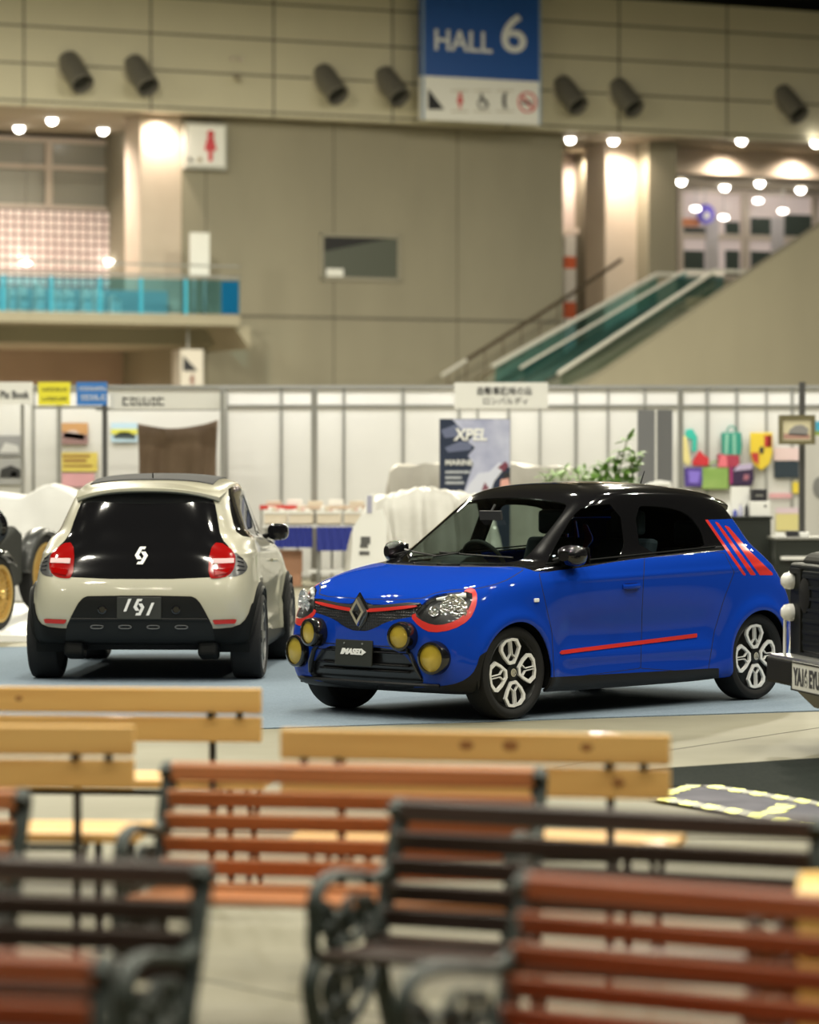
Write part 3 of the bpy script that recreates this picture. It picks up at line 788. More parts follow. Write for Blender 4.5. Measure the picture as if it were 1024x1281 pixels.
# ------------------------------------------------------------------ the cream car seen from behind
def make_white():
    car = empty('compact_car', WHITE_POS, WHITE_RZ, 'cream compact hatchback with black cladding seen from behind', 'car')
    S = Shell()
    S.circle(0, .30, .325, 'hole'); S.circle(-2.492, .30, .325, 'hole')
    S.circle(0, .30, .392, 'clad', only=['paint']); S.circle(-2.492, .30, .392, 'clad', only=['paint'])
    S.cut(lambda V: V[:, 2] - .285, 'clad', None, ['paint'])
    S.px(F['bottomw'], 'clad', view='W', only=['paint'], cond=rear_only)
    S.px(F['insert'], 'insert', view='W', only=['paint', 'clad'], cond=rear_only)
    S.px(F['winf'], 'winf', only=['paint'], cond=lambda C, FN: C[:, 1] > .4)
    S.px(F['winr'], 'winr', only=['paint'], cond=lambda C, FN: C[:, 1] > .4)
    S.px(F['winw'], 'winq', view='W', only=['paint'], sm=1, cond=lambda C, FN: (C[:, 1] > .4) & (C[:, 2] > 1.0) & (C[:, 2] < 1.42))
    S.px(F['winf'], 'frame', only=['paint'], grow=6, cond=lambda C, FN: C[:, 1] > .4)
    S.px(F['winr'], 'frame', only=['paint'], grow=6, cond=lambda C, FN: C[:, 1] > .4)
    S.px(F['ws'], 'ws', only=['paint'], cond=front_only)
    S.px(F['hatch'], 'hatch', view='W', only=['paint'], cond=rear_only)
    S.px(F['tail'], 'tail', view='W', only=['paint', 'hatch'], cond=rear_only)
    S.px(F['tailtrim'], 'tailtrim', view='W', only=['paint', 'hatch'], cond=rear_only)
    S.px(F['refl'], 'refl', view='W', only=['paint', 'clad'], sm=0, cond=rear_only)
    S.px(F['grille'], 'grille', only=['paint'], cond=front_only)
    S.px(F['hl'], 'hl', only=['paint', 'grille'], sm=2, cond=front_only); 
    S.px(F['hlr'], 'hlr', only=['paint', 'grille'], sm=2, cond=lambda C, FN: C[:, 0] > 5)
    S.px(F['lgrille'], 'lgrille', only=['paint', 'clad'], cond=front_only)
    S.cut(lambda V: np.maximum(np.maximum(np.abs(V[:, 1]) - .47, V[:, 0] + 1.05), -2.30 - V[:, 0]), 'fabric', lambda C, FN: C[:, 2] > 1.38, ['paint'])
    S.px(F['doorf'], 'doorf', only=['paint', 'clad'], sm=0); S.px(F['doorr'], 'doorr', only=['paint'], sm=0)
    S.px(F['doorf'], 'gap', only=['paint', 'doorf', 'doorr'], sm=0, band=.35); S.px(F['doorr'], 'gap', only=['paint', 'doorf', 'doorr'], sm=0, band=.35)
    cream = mat('cream_paint', (.43, .41, .31), .35, 0, coat=.9)
    gapm = mat('panel_gap', (.003, .003, .004), .9)
    S.part(['paint', 'gap'], 'body_shell', [cream, gapm], car, matmap={'gap': 1}, thick=.012)
    S.part(['clad'], 'lower_cladding', TRIM, car, 0, .012, thick=.03)
    S.part(['insert'], 'rear_bumper_insert', mat('bumper_black', (.006, .0065, .006), .35, spec=.3), car, 0, .014, thick=.03)
    S.part(['fabric'], 'folding_roof', mat('roof_fabric', (.022, .022, .024), .85), car, 0, .008, thick=.012)
    for s in (1, -1): S.part(['frame'], 'window_frame', TRIM, car, s)
    S.part(['hatch'], 'tailgate_glass', GLOSS, car, 0, -.002)
    S.part(['ws'], 'windscreen', glass_mat('windscreen_glass', (.62, .70, .66)), car, 0, -.003)
    S.part(['grille'], 'upper_grille', honeycomb_mat(), car, 0, -.004)
    S.part(['lgrille'], 'lower_grille', TRIM, car, 0, -.004)
    tm = mat('lamp_trim', (.10, .10, .10), .25, .3)
    lens = mat('red_lens', (.30, .004, .004), .1, coat=1)
    for s in (1, -1):
        S.part(['doorf'], 'door', cream, car, s); S.part(['doorr'], 'door', cream, car, s)
        S.part(['winf'], 'side_window', glass_mat('smoke_glass', (.20, .22, .22), refl=.7), car, s, -.004)
        S.part(['winr'], 'side_window', glass_mat('smoke_glass', (.20, .22, .22), refl=.7), car, s, -.004)
        S.part(['winq'], 'quarter_window', GLOSS, car, s)
        S.part(['refl'], 'reflector', mat('reflector_red', (.45, .02, .015), .3), car, s, .016, thick=.004)
        S.part(['hl'], 'headlight', mat('lamp_housing', (.035, .035, .035), .35, .3), car, s, .0)
        t = S.part(['tail'], 'tail_lamp', lens, car, s, .006, thick=.02)
        S.part(['tailtrim'], 'tail_lamp_vent', tm, car, s, .003, thick=.01)
        # bright band and ribs in the lamp
        def wp_(u, v):
            d = ray(u, v); d.rotate(Euler((0, 0, -WHITE_RZ))); o = Vector((0, 0, EYE)) - WHITE_POS; o.rotate(Euler((0, 0, -WHITE_RZ)))
            p, n = hit(o, d); return Vector((p.x, abs(p.y) * s, p.z)), Vector((n.x, abs(n.y) * s, n.z)) * (1 if n.x < 0 else -1)
        def patch(px, nm, m_, dpt=.008):
            pts = [wp_(*c) for c in px]; q = M(); off = Vector((-1, .35 * s, 0)).normalized()
            q.prism([p + off * .010 for p, n in pts], off * dpt); q.build(nm, m_, t, bevel=.002)
        patch([(265, 698.5), (292, 698), (292, 704), (265, 705)], 'reversing_band', mat('clear_band', (.62, .42, .42), .3))
        patch([(266, 712), (290, 709.5), (284, 717), (268, 720)], 'brake_segment', mat('dark_red', (.28, .0, .0), .1, coat=1))
        for k in range(4):
            a, n = wp_(296.5, 696 + k * 5.5); b, n2 = wp_(303.5 + k * .8, 699 + k * 4.6)
            q = M(); q.tube([a + Vector((-.010, .006 * s, 0)), b + Vector((-.010, .004 * s, 0))], .004, 6); q.build('vent_slot', INK, t)
        mirror_part(car, s, GLOSS)
        for x in (0, -2.492):
            make_wheel(car, s * .765, s, x, .318, .318 - WHITE_LIFT + .009, 'steel', width=.235)
        p, n = side_pt(-1.13, .815, s)
        q = M(); q.tube([p + Vector((.085, s * .004, 0)), p + Vector((.05, s * .03, 0)), p + Vector((-.05, s * .03, .004)), p + Vector((-.085, s * .004, .004))], .013, 8)
        q.build('door_handle', cream, car, smooth=True)
        # flared arch lips
        for x in (0, -2.492):
            q = M(); pts = []
            for i in range(25):
                a = -.25 + (PI + .5) * i / 24
                pp, nn = side_pt(x + .352 * math.cos(a), max(.20, .30 + .352 * math.sin(a)), s)
                if pp is None or abs(pp.y) < .6: continue
                pts.append(Vector((pp.x, pp.y, .30 + .352 * math.sin(a))) + Vector((0, s * .002, 0)))
            q.tube(pts, .024, 8, sx=.6, sy=1.1); q.build('arch_extension', TRIM, car, smooth=True)
        # exhaust / tow box under the tail
        p, n = rear_pt(s * .50, .36)
        q = M(); q.box((-2.86, s * .50, .235), (.2, .15, .20), (0, .2, 0)); q.build('bumper_overrider', TRIM, car, bevel=.03, seg=3)
        for k in (1, 2):
            yy = s * (.105 + (k - 1) * .21 + .0)
            p, n = rear_pt(yy, .375)
            q = M(); L = .030; ww = .012
            q.tube([p + Vector((-.024, L * math.cos(a) + (.016 if math.cos(a) > 0 else -.016), ww * math.sin(a))) for a in np.linspace(0, 2 * PI, 21)[:-1]], .0045, 6, closed=True)
            q.build('bumper_loop', mat('grey_alloy', (.25, .25, .25), .35, .7), car)
        p, n = rear_pt(s * .275, .505)
        q = M(); q.lathe([(.034, 0), (.034, .014), (.024, .016), (.022, .004)], 20, Matrix.Translation(p + Vector((-.012, 0, 0))) @ Matrix.Rotation(-PI / 2, 4, 'Y')); q.build('tow_cap', GLOSS, car, smooth=True)
    spoiler(car, cream, hw=.575)
    q = M(); p, n = hit((-2.22, 0, 3), (0, 0, -1)); q.tube([p, p + Vector((-.01, 0, .045))], [.006, .004], 6); q.build('aerial', TRIM, car)
    q = M(); q.tube([(-2.86, y, .30) for y in np.linspace(-.42, .42, 9)], .022, 8, sx=.8); q.build('skid_bar', mat('grey_satin', (.16, .15, .11), .4, .3), car, smooth=True)
    q = M(); p, n = rear_pt(0, .43); q.box((p.x - .014, 0, .432), (.02, 1.02, .018)); q.build('bumper_ledge', BLACK, car, bevel=.004)
    # silver bumper line
    # plate and slanted emblem
    p, n = rear_pt(0, .51)
    o, Mt = plate(car, (p.x - .02, 0, .515), (-1, 0, .05), .33, .165, m_=mat('grey_plate', (.022, .024, .020), .5))
    def emblem(Mt, k, wide, parent, m_):
        q = M()
        def pl(pts): stroke(q, Mt, [(a * k, b * k) for a, b in pts])
        # slanted 6 and 9 hooks sharing a diamond hole
        pl([(-2, 0), (-.6, 3), (1.3, 3), (.9, 2.1), (.1, 2.1), (-.7, .3)]); pl([(-2, 0), (-1.2, -1.3), (.2, -1.3), (-.3, -.4), (-.9, .3)])
        pl([(2, 0), (.6, -3), (-1.3, -3), (-.9, -2.1), (-.1, -2.1), (.7, -.3)]); pl([(2, 0), (1.2, 1.3), (-.2, 1.3), (.3, .4), (.9, -.3)])
        if wide:
            pl([(-5.6, -1.6), (-4.6, -1.6), (-2.7, 3), (-3.8, 3)]); pl([(4.6, 1.6), (5.6, 1.6), (3.7, -3), (2.6, -3)])
        q.build('emblem', m_, parent)
    emblem(Mt @ Matrix.Translation((0, .008, 0)), .0205, True, o, WHITE)
    p, n = rear_pt(0, .90)
    n = -n if n.x > 0 else n
    r = Vector((0, 0, 1)).cross(n).normalized(); up = n.cross(r)
    Mt = Matrix((r, up, n)).transposed().to_4x4(); Mt.translation = p + n * .003
    emblem(Mt, .0245, False, car, WHITE)
    arch_liner(car, 0, .355); arch_liner(car, -2.492, .355)
    interior(car, mat('seat_cloth', (.03, .045, .06), .8))
    return car
# ------------------------------------------------------------------ benches
WOODO = noise_mat('orange_oak', (.42, .15, .05), (.52, .21, .08), 3, .45, stretch=(.6, 8, 8), coat=.15)
WOODR = noise_mat('red_oak', (.27, .062, .018), (.35, .095, .03), 3, .45, stretch=(.6, 8, 8), coat=.15)
WOODD = noise_mat('dark_oak', (.036, .022, .016), (.066, .040, .031), 3, .4, stretch=(.6, 8, 8), coat=.3)
PINE = noise_mat('pine', (.80, .50, .17), (.68, .38, .115), 2.5, .55, stretch=(.5, 7, 7), coat=.05)
KNOT = mat('pine_knot', (.34, .15, .045), .6)
IRON = noise_mat('cast_iron_green', (.008, .015, .011), (.022, .034, .027), 30, .5)
PIPE = mat('black_pipe', (.018, .016, .015), .45)

def iron_side(parent, x):
    """one scrolled cast end frame; y forward (seat side), z up"""
    def T(pts, r=.016, closed=False, sx=1.35):
        q.tube([(x, a, b) for a, b in pts], r, 8, closed=closed, sx=sx, up=(1, 0, 0))
    def bez(p, n=8):
        p = [Vector(a) for a in p]; out = []
        for i in range(len(p) - 1):
            a, b = p[i], p[i + 1]; ta = (p[min(i + 1, len(p) - 1)] - p[max(i - 1, 0)]) / 2; tb = (p[min(i + 2, len(p) - 1)] - p[i]) / 2
            for j in range(n):
                t = j / n; h = (2 * t ** 3 - 3 * t * t + 1, t ** 3 - 2 * t * t + t, -2 * t ** 3 + 3 * t * t, t ** 3 - t * t)
                out.append(a * h[0] + ta * h[1] + b * h[2] + tb * h[3])
        out.append(p[-1]); return out
    q = M(); T(bez([(.015, .715), (-.015, .735), (-.022, .705), (.02, .62), (.07, .50), (.115, .40), (.10, .28), (.02, .12), (-.03, .0)]), .019)
    o = q.build('side_frame', IRON, parent, smooth=True)
    q = M(); T(bez([(.11, .385), (.25, .365), (.42, .375), (.50, .385)]), .015)
    T(bez([(.50, .385), (.535, .32), (.50, .20), (.50, .10), (.54, .0)]), .018)
    q.build('front_leg', IRON, o, smooth=True)
    q = M(); T(bez([(.04, .575), (.13, .555), (.26, .575), (.38, .59), (.47, .58), (.515, .53), (.50, .475), (.455, .465), (.435, .50), (.462, .525)]), .016)
    T(bez([(.49, .385), (.52, .43), (.515, .50)]), .014)
    q.build('armrest', IRON, o, smooth=True)
    q = M()
    def ring(cy, cz, r, a0=0, a1=2 * PI, rr=.010): T([(cy + r * math.cos(a0 + (a1 - a0) * i / 18), cz + r * math.sin(a0 + (a1 - a0) * i / 18)) for i in range(19 if a1 - a0 < 6.2 else 18)], rr, closed=(a1 - a0 > 6.2))
    for c_ in ((.40, .30, .045), (.32, .30, .04), (.42, .215, .04), (.245, .315, .032), (.345, .225, .032), (.455, .150, .022)): ring(*c_)
    ring(.28, .47, .055); ring(.37, .45, .042); ring(.30, .47, .02); ring(.20, .48, .035)
    T(bez([(.12, .32), (.22, .24), (.36, .17), (.50, .12)]), .010)
    T(bez([(.10, .42), (.2, .42), (.3, .41), (.44, .42)]), .009)
    q.build('scrollwork', IRON, o, smooth=True)
    return o
def iron_bench(loc, rz, L, wood, label, group=None, mid=False):
    b = empty('park_bench', loc, rz, label, 'bench', group)
    for s in (-1, 1): iron_side(b, s * L / 2)
    top = wood
    q = M(); n = 14
    prof = [(-.028, .715), (-.022, .745), (0, .752), (.018, .742), (.020, .700), (.004, .690), (-.016, .695)]
    q.prism([(-L / 2 + .012, y, z) for y, z in prof], (L - .024, 0, 0)); q.build('top_rail', wood, b, bevel=.004)
    for k, (y, z) in enumerate(((.022, .645), (.048, .580), (.074, .515), (.098, .452))):
        q = M(); q.box((0, y + .012, z), (L - .02, .018, .054), (-.36, 0, 0)); q.build('backrest_slat', wood, b, bevel=.004)
    for y, z in ((.15, .400), (.235, .388), (.32, .388), (.405, .395), (.485, .402)):
        q = M(); q.box((0, y, z), (L - .02, .062, .022)); q.build('seat_slat', wood, b, bevel=.005)
    if mid:
        q = M(); q.tube([(0, .14, .38), (0, .5, .38), (0, .53, .34), (0, .50, .12), (0, .42, .01), (0, .30, .03), (0, .2, .2), (0, .14, .38)], .012, 6, up=(1, 0, 0))
        q.build('middle_support', IRON, b, smooth=True)
    return b
def pine_bench(loc, rz, L, label, group=None, th=.095, knots=()):
    """x along, y forward (seat side)"""
    b = empty('plank_bench', loc, rz, label, 'bench', group)
    for k, z in enumerate((.752, .645)):
        q = M(); q.box((0, -.0 + .004 * k, z), (L, .032, th)); o = q.build('backrest_plank', PINE, b, bevel=.006)
        for kx, kk, r in knots:
            if kk == k:
                q = M(); q.lathe([(r, 0), (r * .5, .0012), (0, .0014)], 10, Matrix.Translation((kx, -.0165, z + r * .4)) @ Matrix.Rotation(PI / 2, 4, 'X') @ Matrix.Diagonal((1.5, 1, 1, 1))); q.build('knot', KNOT, o)
    for y in (.12, .26, .40):
        q = M(); q.box((0, y, .43), (L, .125, .03)); q.build('seat_plank', PINE, b, bevel=.005)
    for s in (-1, 1):
        xx = s * (L / 2 - .19)
        q = M()
        q.tube([(xx, .035, .79), (xx, .03, .60), (xx, .03, .41), (xx, .0, .0)], .014, 8)
        q.tube([(xx, .03, .41), (xx, .44, .41), (xx, .47, .0)], .014, 8)
        q.tube([(xx, .03, .50), (xx, .02, .30), (xx, .25, .41)], .010, 6)
        o = q.build('pipe_frame', PIPE, b, smooth=True)
        q = M(); q.tube([(xx + s * .12, .44, .41), (xx + s * .12, .10, .02)], .011, 6); q.tube([(xx + s * .12, .10, .41), (xx + s * .12, .44, .02)], .011, 6); q.build('cross_brace', PIPE, b, smooth=True)
        for z in (.70,):
            for dx in (-.0, .11):
                q = M(); q.lathe([(.013, 0), (.013, .02), (0, .022)], 8, Matrix.Translation((xx + s * dx, -.012, z)) @ Matrix.Rotation(PI / 2, 4, 'X')); q.build('bolt', PIPE, o)
    q = M(); q.tube([(-L / 2 + .2, .42, .395), (L / 2 - .2, .42, .395)], .012, 6); q.tube([(-L / 2 + .2, .10, .395), (L / 2 - .2, .10, .395)], .012, 6); q.build('seat_rail', PIPE, b, smooth=True)
    return b
def bench_from_top(uL, vL, uR, vR, ztop, L=None):
    """bench centre and heading from the two ends of its top rail"""
    def P(u, v):
        d = ray(u, v); k = (ztop - EYE) / d.z; return Vector((d.x * k, d.y * k, 0))
    a, b = P(uL, vL), P(uR, vR)
    return a, b
def put_iron(uL, vL, ang, L, wood, label, anchor='L', mid=False, group=None):
    d = ray(uL, vL); k = (.75 - EYE) / d.z; p = Vector((d.x * k, d.y * k, 0))
    th = math.radians(ang); e = Vector((math.cos(th), -math.sin(th), 0))      # towards the right end
    c = p + e * (L / 2 if anchor == 'L' else -L / 2)
    return iron_bench(c, PI - th, L, wood, label, group, mid)
def put_pine(uR, vR, ang, L, label, anchor='R', **k):
    d = ray(uR, vR); kk = (.80 - EYE) / d.z; p = Vector((d.x * kk, d.y * kk, 0))
    th = math.radians(ang); e = Vector((math.cos(th), -math.sin(th), 0))
    c = p + e * (L / 2 if anchor == 'L' else -L / 2)
    return pine_bench(c, -th, L, label, **k)
put_pine(327, 861, 6, 1.24, 'pale pine plank bench, farthest back on the left near the cream car', knots=((-.3, 0, .010),))
put_pine(168, 908, 4, 1.24, 'pine plank bench with two round knots in its top plank, at the left edge', knots=((-.30, 0, .022), (-.44, 0, .020)))
put_pine(838, 919, 11, 1.24, 'pine plank bench in the middle, directly in front of the blue car', knots=((.12, 0, .018), (.36, 0, .014), (-.02, 0, .016), (.46, 1, .014)))
put_iron(210, 953, 11, 1.12, WOODO, 'orange slatted park bench with dark iron ends, left of centre', mid=True)
put_iron(497, 1000, 24, 1.16, WOODD, 'dark brown slatted park bench with scrolled iron arm, right of centre')
put_iron(655, 1092, 31, 1.30, WOODR, 'red-brown slatted park bench nearest the camera at lower right')
put_iron(250, 1079, 15, 1.16, WOODD, 'dark brown slatted park bench with green iron end at lower left', anchor='R')
put_iron(126, 1196, 14, 1.16, WOODR, 'orange-red park bench cut off by the lower left corner', anchor='R')
put_iron(26, 988, 10, 1.16, WOODO, 'orange park bench of which only the right end shows at the left edge', anchor='R')
# stacked pine planter box at the lower right
t = empty('pine_crate', (1.345, 7.98, 0), math.radians(-8), 'yellow pine board crate behind the red-brown bench at the right edge', 'crate')
YP = noise_mat('yellow_pine', (.80, .50, .12), (.70, .40, .08), 2.5, .5, stretch=(.5, 7, 7))
for k in range(5):
    for yy in (-.24, .24):
        q = M(); q.box((0, yy, .062 + k * .122), (.82, .025, .116)); q.build('board', YP, t, bevel=.004)
    for xx in (-.40, .40):
        q = M(); q.box((xx, 0, .062 + k * .122), (.025, .455, .116)); q.build('end_board', YP, t, bevel=.004)
q = M(); q.box((0, 0, .622), (.84, .52, .025)); q.build('lid', YP, t, bevel=.004)
# ------------------------------------------------------------------ the hall: floor, carpets, back wall with its galleries
def brick_mat(name, c, joint, w, h, mortar=.012, rough=.6, var=.04, offset=0.0, bump=.25, stain=.12, ox=0, oz=0):
    m = mat(name, c, rough); nt = m.node_tree; b = nt.nodes['Principled BSDF']; L = nt.links.new
    tc = nt.nodes.new('ShaderNodeTexCoord'); mp = nt.nodes.new('ShaderNodeMapping'); mp.inputs['Rotation'].default_value = (PI / 2, 0, 0)
    mp.vector_type = 'POINT'
    cx = nt.nodes.new('ShaderNodeSeparateXYZ'); cb = nt.nodes.new('ShaderNodeCombineXYZ')
    ax = nt.nodes.new('ShaderNodeMath'); ax.operation = 'ADD'; ax.inputs[1].default_value = ox
    az = nt.nodes.new('ShaderNodeMath'); az.operation = 'ADD'; az.inputs[1].default_value = oz
    L(tc.outputs['Object'], cx.inputs[0]); L(cx.outputs['X'], ax.inputs[0]); L(cx.outputs['Z'], az.inputs[0]); L(ax.outputs[0], cb.inputs['X']); L(az.outputs[0], cb.inputs['Y'])
    br = nt.nodes.new('ShaderNodeTexBrick'); br.offset = offset; br.inputs['Scale'].default_value = 1
    br.inputs['Brick Width'].default_value = w; br.inputs['Row Height'].default_value = h; br.inputs['Mortar Size'].default_value = mortar
    br.inputs['Color1'].default_value = (*c, 1); br.inputs['Color2'].default_value = (*[min(1, k * (1 + var)) for k in c], 1); br.inputs['Mortar'].default_value = (*joint, 1)
    L(cb.outputs[0], br.inputs['Vector'])
    n = nt.nodes.new('ShaderNodeTexNoise'); n.inputs['Scale'].default_value = .55; n.inputs['Detail'].default_value = 6
    mp.inputs['Scale'].default_value = (1, 1, .35); mp.inputs['Rotation'].default_value = (0, 0, 0)
    L(tc.outputs['Object'], mp.inputs[0]); L(mp.outputs[0], n.inputs['Vector'])
    r = nt.nodes.new('ShaderNodeMapRange'); r.inputs[1].default_value = .3; r.inputs[2].default_value = .7; r.inputs[3].default_value = 1 - stain; r.inputs[4].default_value = 1 + stain * .4
    L(n.outputs['Fac'], r.inputs[0])
    mu = nt.nodes.new('ShaderNodeVectorMath'); mu.operation = 'SCALE'; L(br.outputs['Color'], mu.inputs[0]); L(r.outputs[0], mu.inputs['Scale'])
    L(mu.outputs[0], b.inputs['Base Color'])
    return m
# floor
fl = M(); fl.bb(-34, 34, -8, 118, -.2, 0)
FLM = noise_mat('polished_concrete', (.175, .163, .112), (.22, .206, .148), 1.3, .6, detail=8, lo=.3, hi=.7)
structure(fl.build('floor', FLM), 'pale grey-beige polished concrete floor of the exhibition hall')
nt = FLM.node_tree; b = nt.nodes['Principled BSDF']; b.inputs['Specular IOR Level'].default_value = .16
for (x, y0, y1) in ((-.9, 4, 9.6), ): pass
def poly_slab(name, pts, z0, z1, m_, label, cat, kind=None):
    q = M(); q.prism([(x, y, z0) for x, y in pts], (0, 0, z1 - z0)); o = q.build(name, m_)
    return tag(o, label, cat, None, kind)
CARP = noise_mat('blue_carpet', (.15, .192, .235), (.19, .237, .285), 60, .95, detail=3)
poly_slab('carpet', [(-6.0, 18.55), (3.9, 22.58), (6.8, 23.75), (4.6, 29.2), (-2.5, 30.0), (-7.2, 28.2)], .0, .008, CARP, 'pale blue-grey carpet under the two compact hatchbacks', 'carpet')
BCAR = noise_mat('black_carpet', (.011, .014, .012), (.018, .022, .019), 50, .9)
a = [floor_at(700, 971), floor_at(1200, 938), floor_at(1200, 1040), floor_at(1010, 1010), floor_at(885, 984), floor_at(700, 990)]
poly_slab('mat', [(p.x, p.y) for p in a], 0, .008, BCAR, 'black carpet mat under the dark off-road vehicle', 'mat')
a = [floor_at(822, 1000), floor_at(868, 985), floor_at(884, 985), floor_at(1060, 1015), floor_at(1060, 1046)]
SH = noise_mat('dark_sheet', (.10, .098, .115), (.15, .145, .165), 3, .85)
for m_ in (SH, BCAR, CARP): m_.node_tree.nodes['Principled BSDF'].inputs['Specular IOR Level'].default_value = .05
poly_slab('floor_sheet', [(p.x, p.y) for p in a], .0, .012, SH, 'dark grey sheet taped to the floor behind the dark brown bench', 'sheet')
def hazard(name, p, q_, w, label, group):
    m_ = mat('hazard_tape', (.85, .85, .12), .45); nt = m_.node_tree
    if not nt.nodes.get('Wave Texture'):
        tc = nt.nodes.new('ShaderNodeTexCoord'); wv = nt.nodes.new('ShaderNodeTexWave'); wv.bands_direction = 'DIAGONAL'; wv.inputs['Scale'].default_value = 3.2
        rp = nt.nodes.new('ShaderNodeValToRGB'); rp.color_ramp.interpolation = 'CONSTANT'
        rp.color_ramp.elements[0].color = (.08, .085, .03, 1); rp.color_ramp.elements[1].position = .42; rp.color_ramp.elements[1].color = (.85, .88, .10, 1)
        nt.links.new(tc.outputs['Object'], wv.inputs['Vector']); nt.links.new(wv.outputs['Fac'], rp.inputs['Fac']); nt.links.new(rp.outputs['Color'], nt.nodes['Principled BSDF'].inputs['Base Color'])
    d = (q_ - p); L_ = d.length; o = M(); n = 24
    vs = []
    for i in range(n + 1):
        t = i / n; j = .006 * math.sin(i * 1.7)
        vs += [(L_ * t, -w / 2 + j, .014 + .003 * (i % 2)), (L_ * t, w / 2 + j, .014 + .003 * (i % 2))]
    k = len(vs); vs += [(x, y, z - .0019) for x, y, z in vs]
    fs = [(2 * i, 2 * i + 2, 2 * i + 3, 2 * i + 1) for i in range(n)] + [(k + 2 * i, k + 2 * i + 1, k + 2 * i + 3, k + 2 * i + 2) for i in range(n)]
    fs += [(2 * i, k + 2 * i, k + 2 * i + 2, 2 * i + 2) for i in range(n)] + [(2 * i + 1, 2 * i + 3, k + 2 * i + 3, k + 2 * i + 1) for i in range(n)] + [(0, 1, k + 1, k), (2 * n, k + 2 * n, k + 2 * n + 1, 2 * n + 1)]
    o.add(vs, fs); ob = o.build(name, m_); ob.location = p; ob.rotation_euler = (0, 0, math.atan2(d.y, d.x))
    return tag(ob, label, 'tape', group)
hazard('hazard_tape', floor_at(884, 986), floor_at(1060, 1015), .10, 'yellow and black striped tape along the far edge of the dark sheet', 'hazard tapes on the floor')
hazard('hazard_tape', floor_at(822, 1002), floor_at(1010, 1034), .12, 'yellow and black striped tape along the near edge of the dark sheet', 'hazard tapes on the floor')
hazard('hazard_tape', floor_at(962, 1022), floor_at(985, 1010), .10, 'short yellow and black tape crossing the dark sheet', 'hazard tapes on the floor')
hazard('floor_tape', floor_at(826, 999), floor_at(870, 985), .08, 'pale strip of tape at the left end of the dark sheet', 'hazard tapes on the floor')

for nm, a, b_ in (('trim_joint', (300, 1235), (620, 1300)), ('trim_joint', (170, 1040), (1010, 1052)), ('trim_joint', (860, 935), (1060, 905))):
    p, q_ = floor_at(*a), floor_at(*b_); d = q_ - p
    q = M(); q.bb(-1.5, d.length + 2.0, -.006, .006, 0, .0015); o = q.build(nm, mat('joint_line', (.07, .065, .045), .8)); o.location = p; o.rotation_euler = (0, 0, math.atan2(d.y, d.x)); structure(o, 'dark joint line in the concrete floor')
# back wall frame: s runs to the right along the wall, o behind the wall face, z up
WALL_A = math.atan2(.4226, .9063); W0 = Vector((-11.58, 95.0, 0))
WE = Vector((.9063, .4226, 0)); WN = Vector((-.4226, .9063, 0))     # WN points away from the camera
WROT = WALL_A
def wl(u, v, off=0.0):
    """wall coordinates (s, z) seen at an image point on the plane `off` behind the wall face"""
    d = ray(u, v); o = Vector((0, 0, EYE)); P = W0 + WN * off
    k = (P - o).dot(WN) / d.dot(WN); p = o + d * k
    return (p - W0).dot(WE), p.z
def S_(u, off=0.0): return wl(u, 400, off)[0]
def wbox(name, m_, s0, s1, z0, z1, o0, o1, parent=None, bevel=0, struct=None):
    q = M(); q.bb(s0, s1, o0, o1, z0, z1); o = q.build(name, m_, parent, bevel=bevel)
    if parent is None: o.location = W0; o.rotation_euler = (0, 0, WROT)
    if struct: structure(o, struct)
    return o
def wthing(name, label, cat, group=None):
    return empty(name, W0, WROT, label, cat, group)
CONC = brick_mat('board_concrete', (.30, .275, .205), (.17, .155, .115), 4.1, 30, .03, .75, .05, ox=1.55, stain=.10)
CONC2 = brick_mat('smooth_concrete', (.335, .305, .225), (.22, .2, .15), 60, 60, .01, .75, .0, stain=.08)
FAS = brick_mat('fascia_panels', (.56, .52, .38), (.16, .14, .10), 3.83, 1.06, .035, .45, .03, ox=3.1, oz=.86, stain=.05)
SOFF = mat('soffit_plaster', (.40, .35, .26), .8)
SHAFT = noise_mat('column_plaster', (.56, .47, .38), (.60, .51, .42), 1, .75)
PINK = noise_mat('warm_wall', (.36, .26, .20), (.44, .32, .25), .35, .8)
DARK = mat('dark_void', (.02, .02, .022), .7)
DARKG = mat('night_glass', (.07, .09, .08), .15)
FRAME = mat('window_frame_paint', (.62, .54, .47), .5)
ZS = 11.72; ZF = 15.85
# fascia and soffit
wbox('wall_fascia', FAS, -16, 46, ZS, ZF, 0, .4, struct='pale panelled fascia band across the top of the hall')
wbox('ceiling_soffit', SOFF, -16, 34, ZS + .02, ZS + .3, .4, 12, struct='underside of the gallery roof behind the fascia')
wbox('ceiling_back', mat('dark_ceiling', (.03, .028, .022), .9), -40, 50, 17.2, 17.6, -120, 16, struct='dark ceiling of the hall')
wbox('wall_roof', mat('dark_ceiling', (.03, .028, .022), .9), -30, 44, ZF, 17.2, 1.5, 2, struct='dark wall between fascia and ceiling')
# concrete centre wall
s0, s1 = S_(228, 1), S_(704, 1)
zb = wl(310, 394, 1)[1]
wbox('wall_back', CONC, s0, s1, 0, ZS, 1, 8.6, struct='bare concrete wall in the middle of the hall')
q = M()
wbox('trim_ledge', mat('joint_dark', (.12, .11, .085), .8), S_(300, 1), s1, zb - .06, zb, .97, 1.0, struct='dark seam line across the concrete wall')  # dark strip marks the seam in the wall
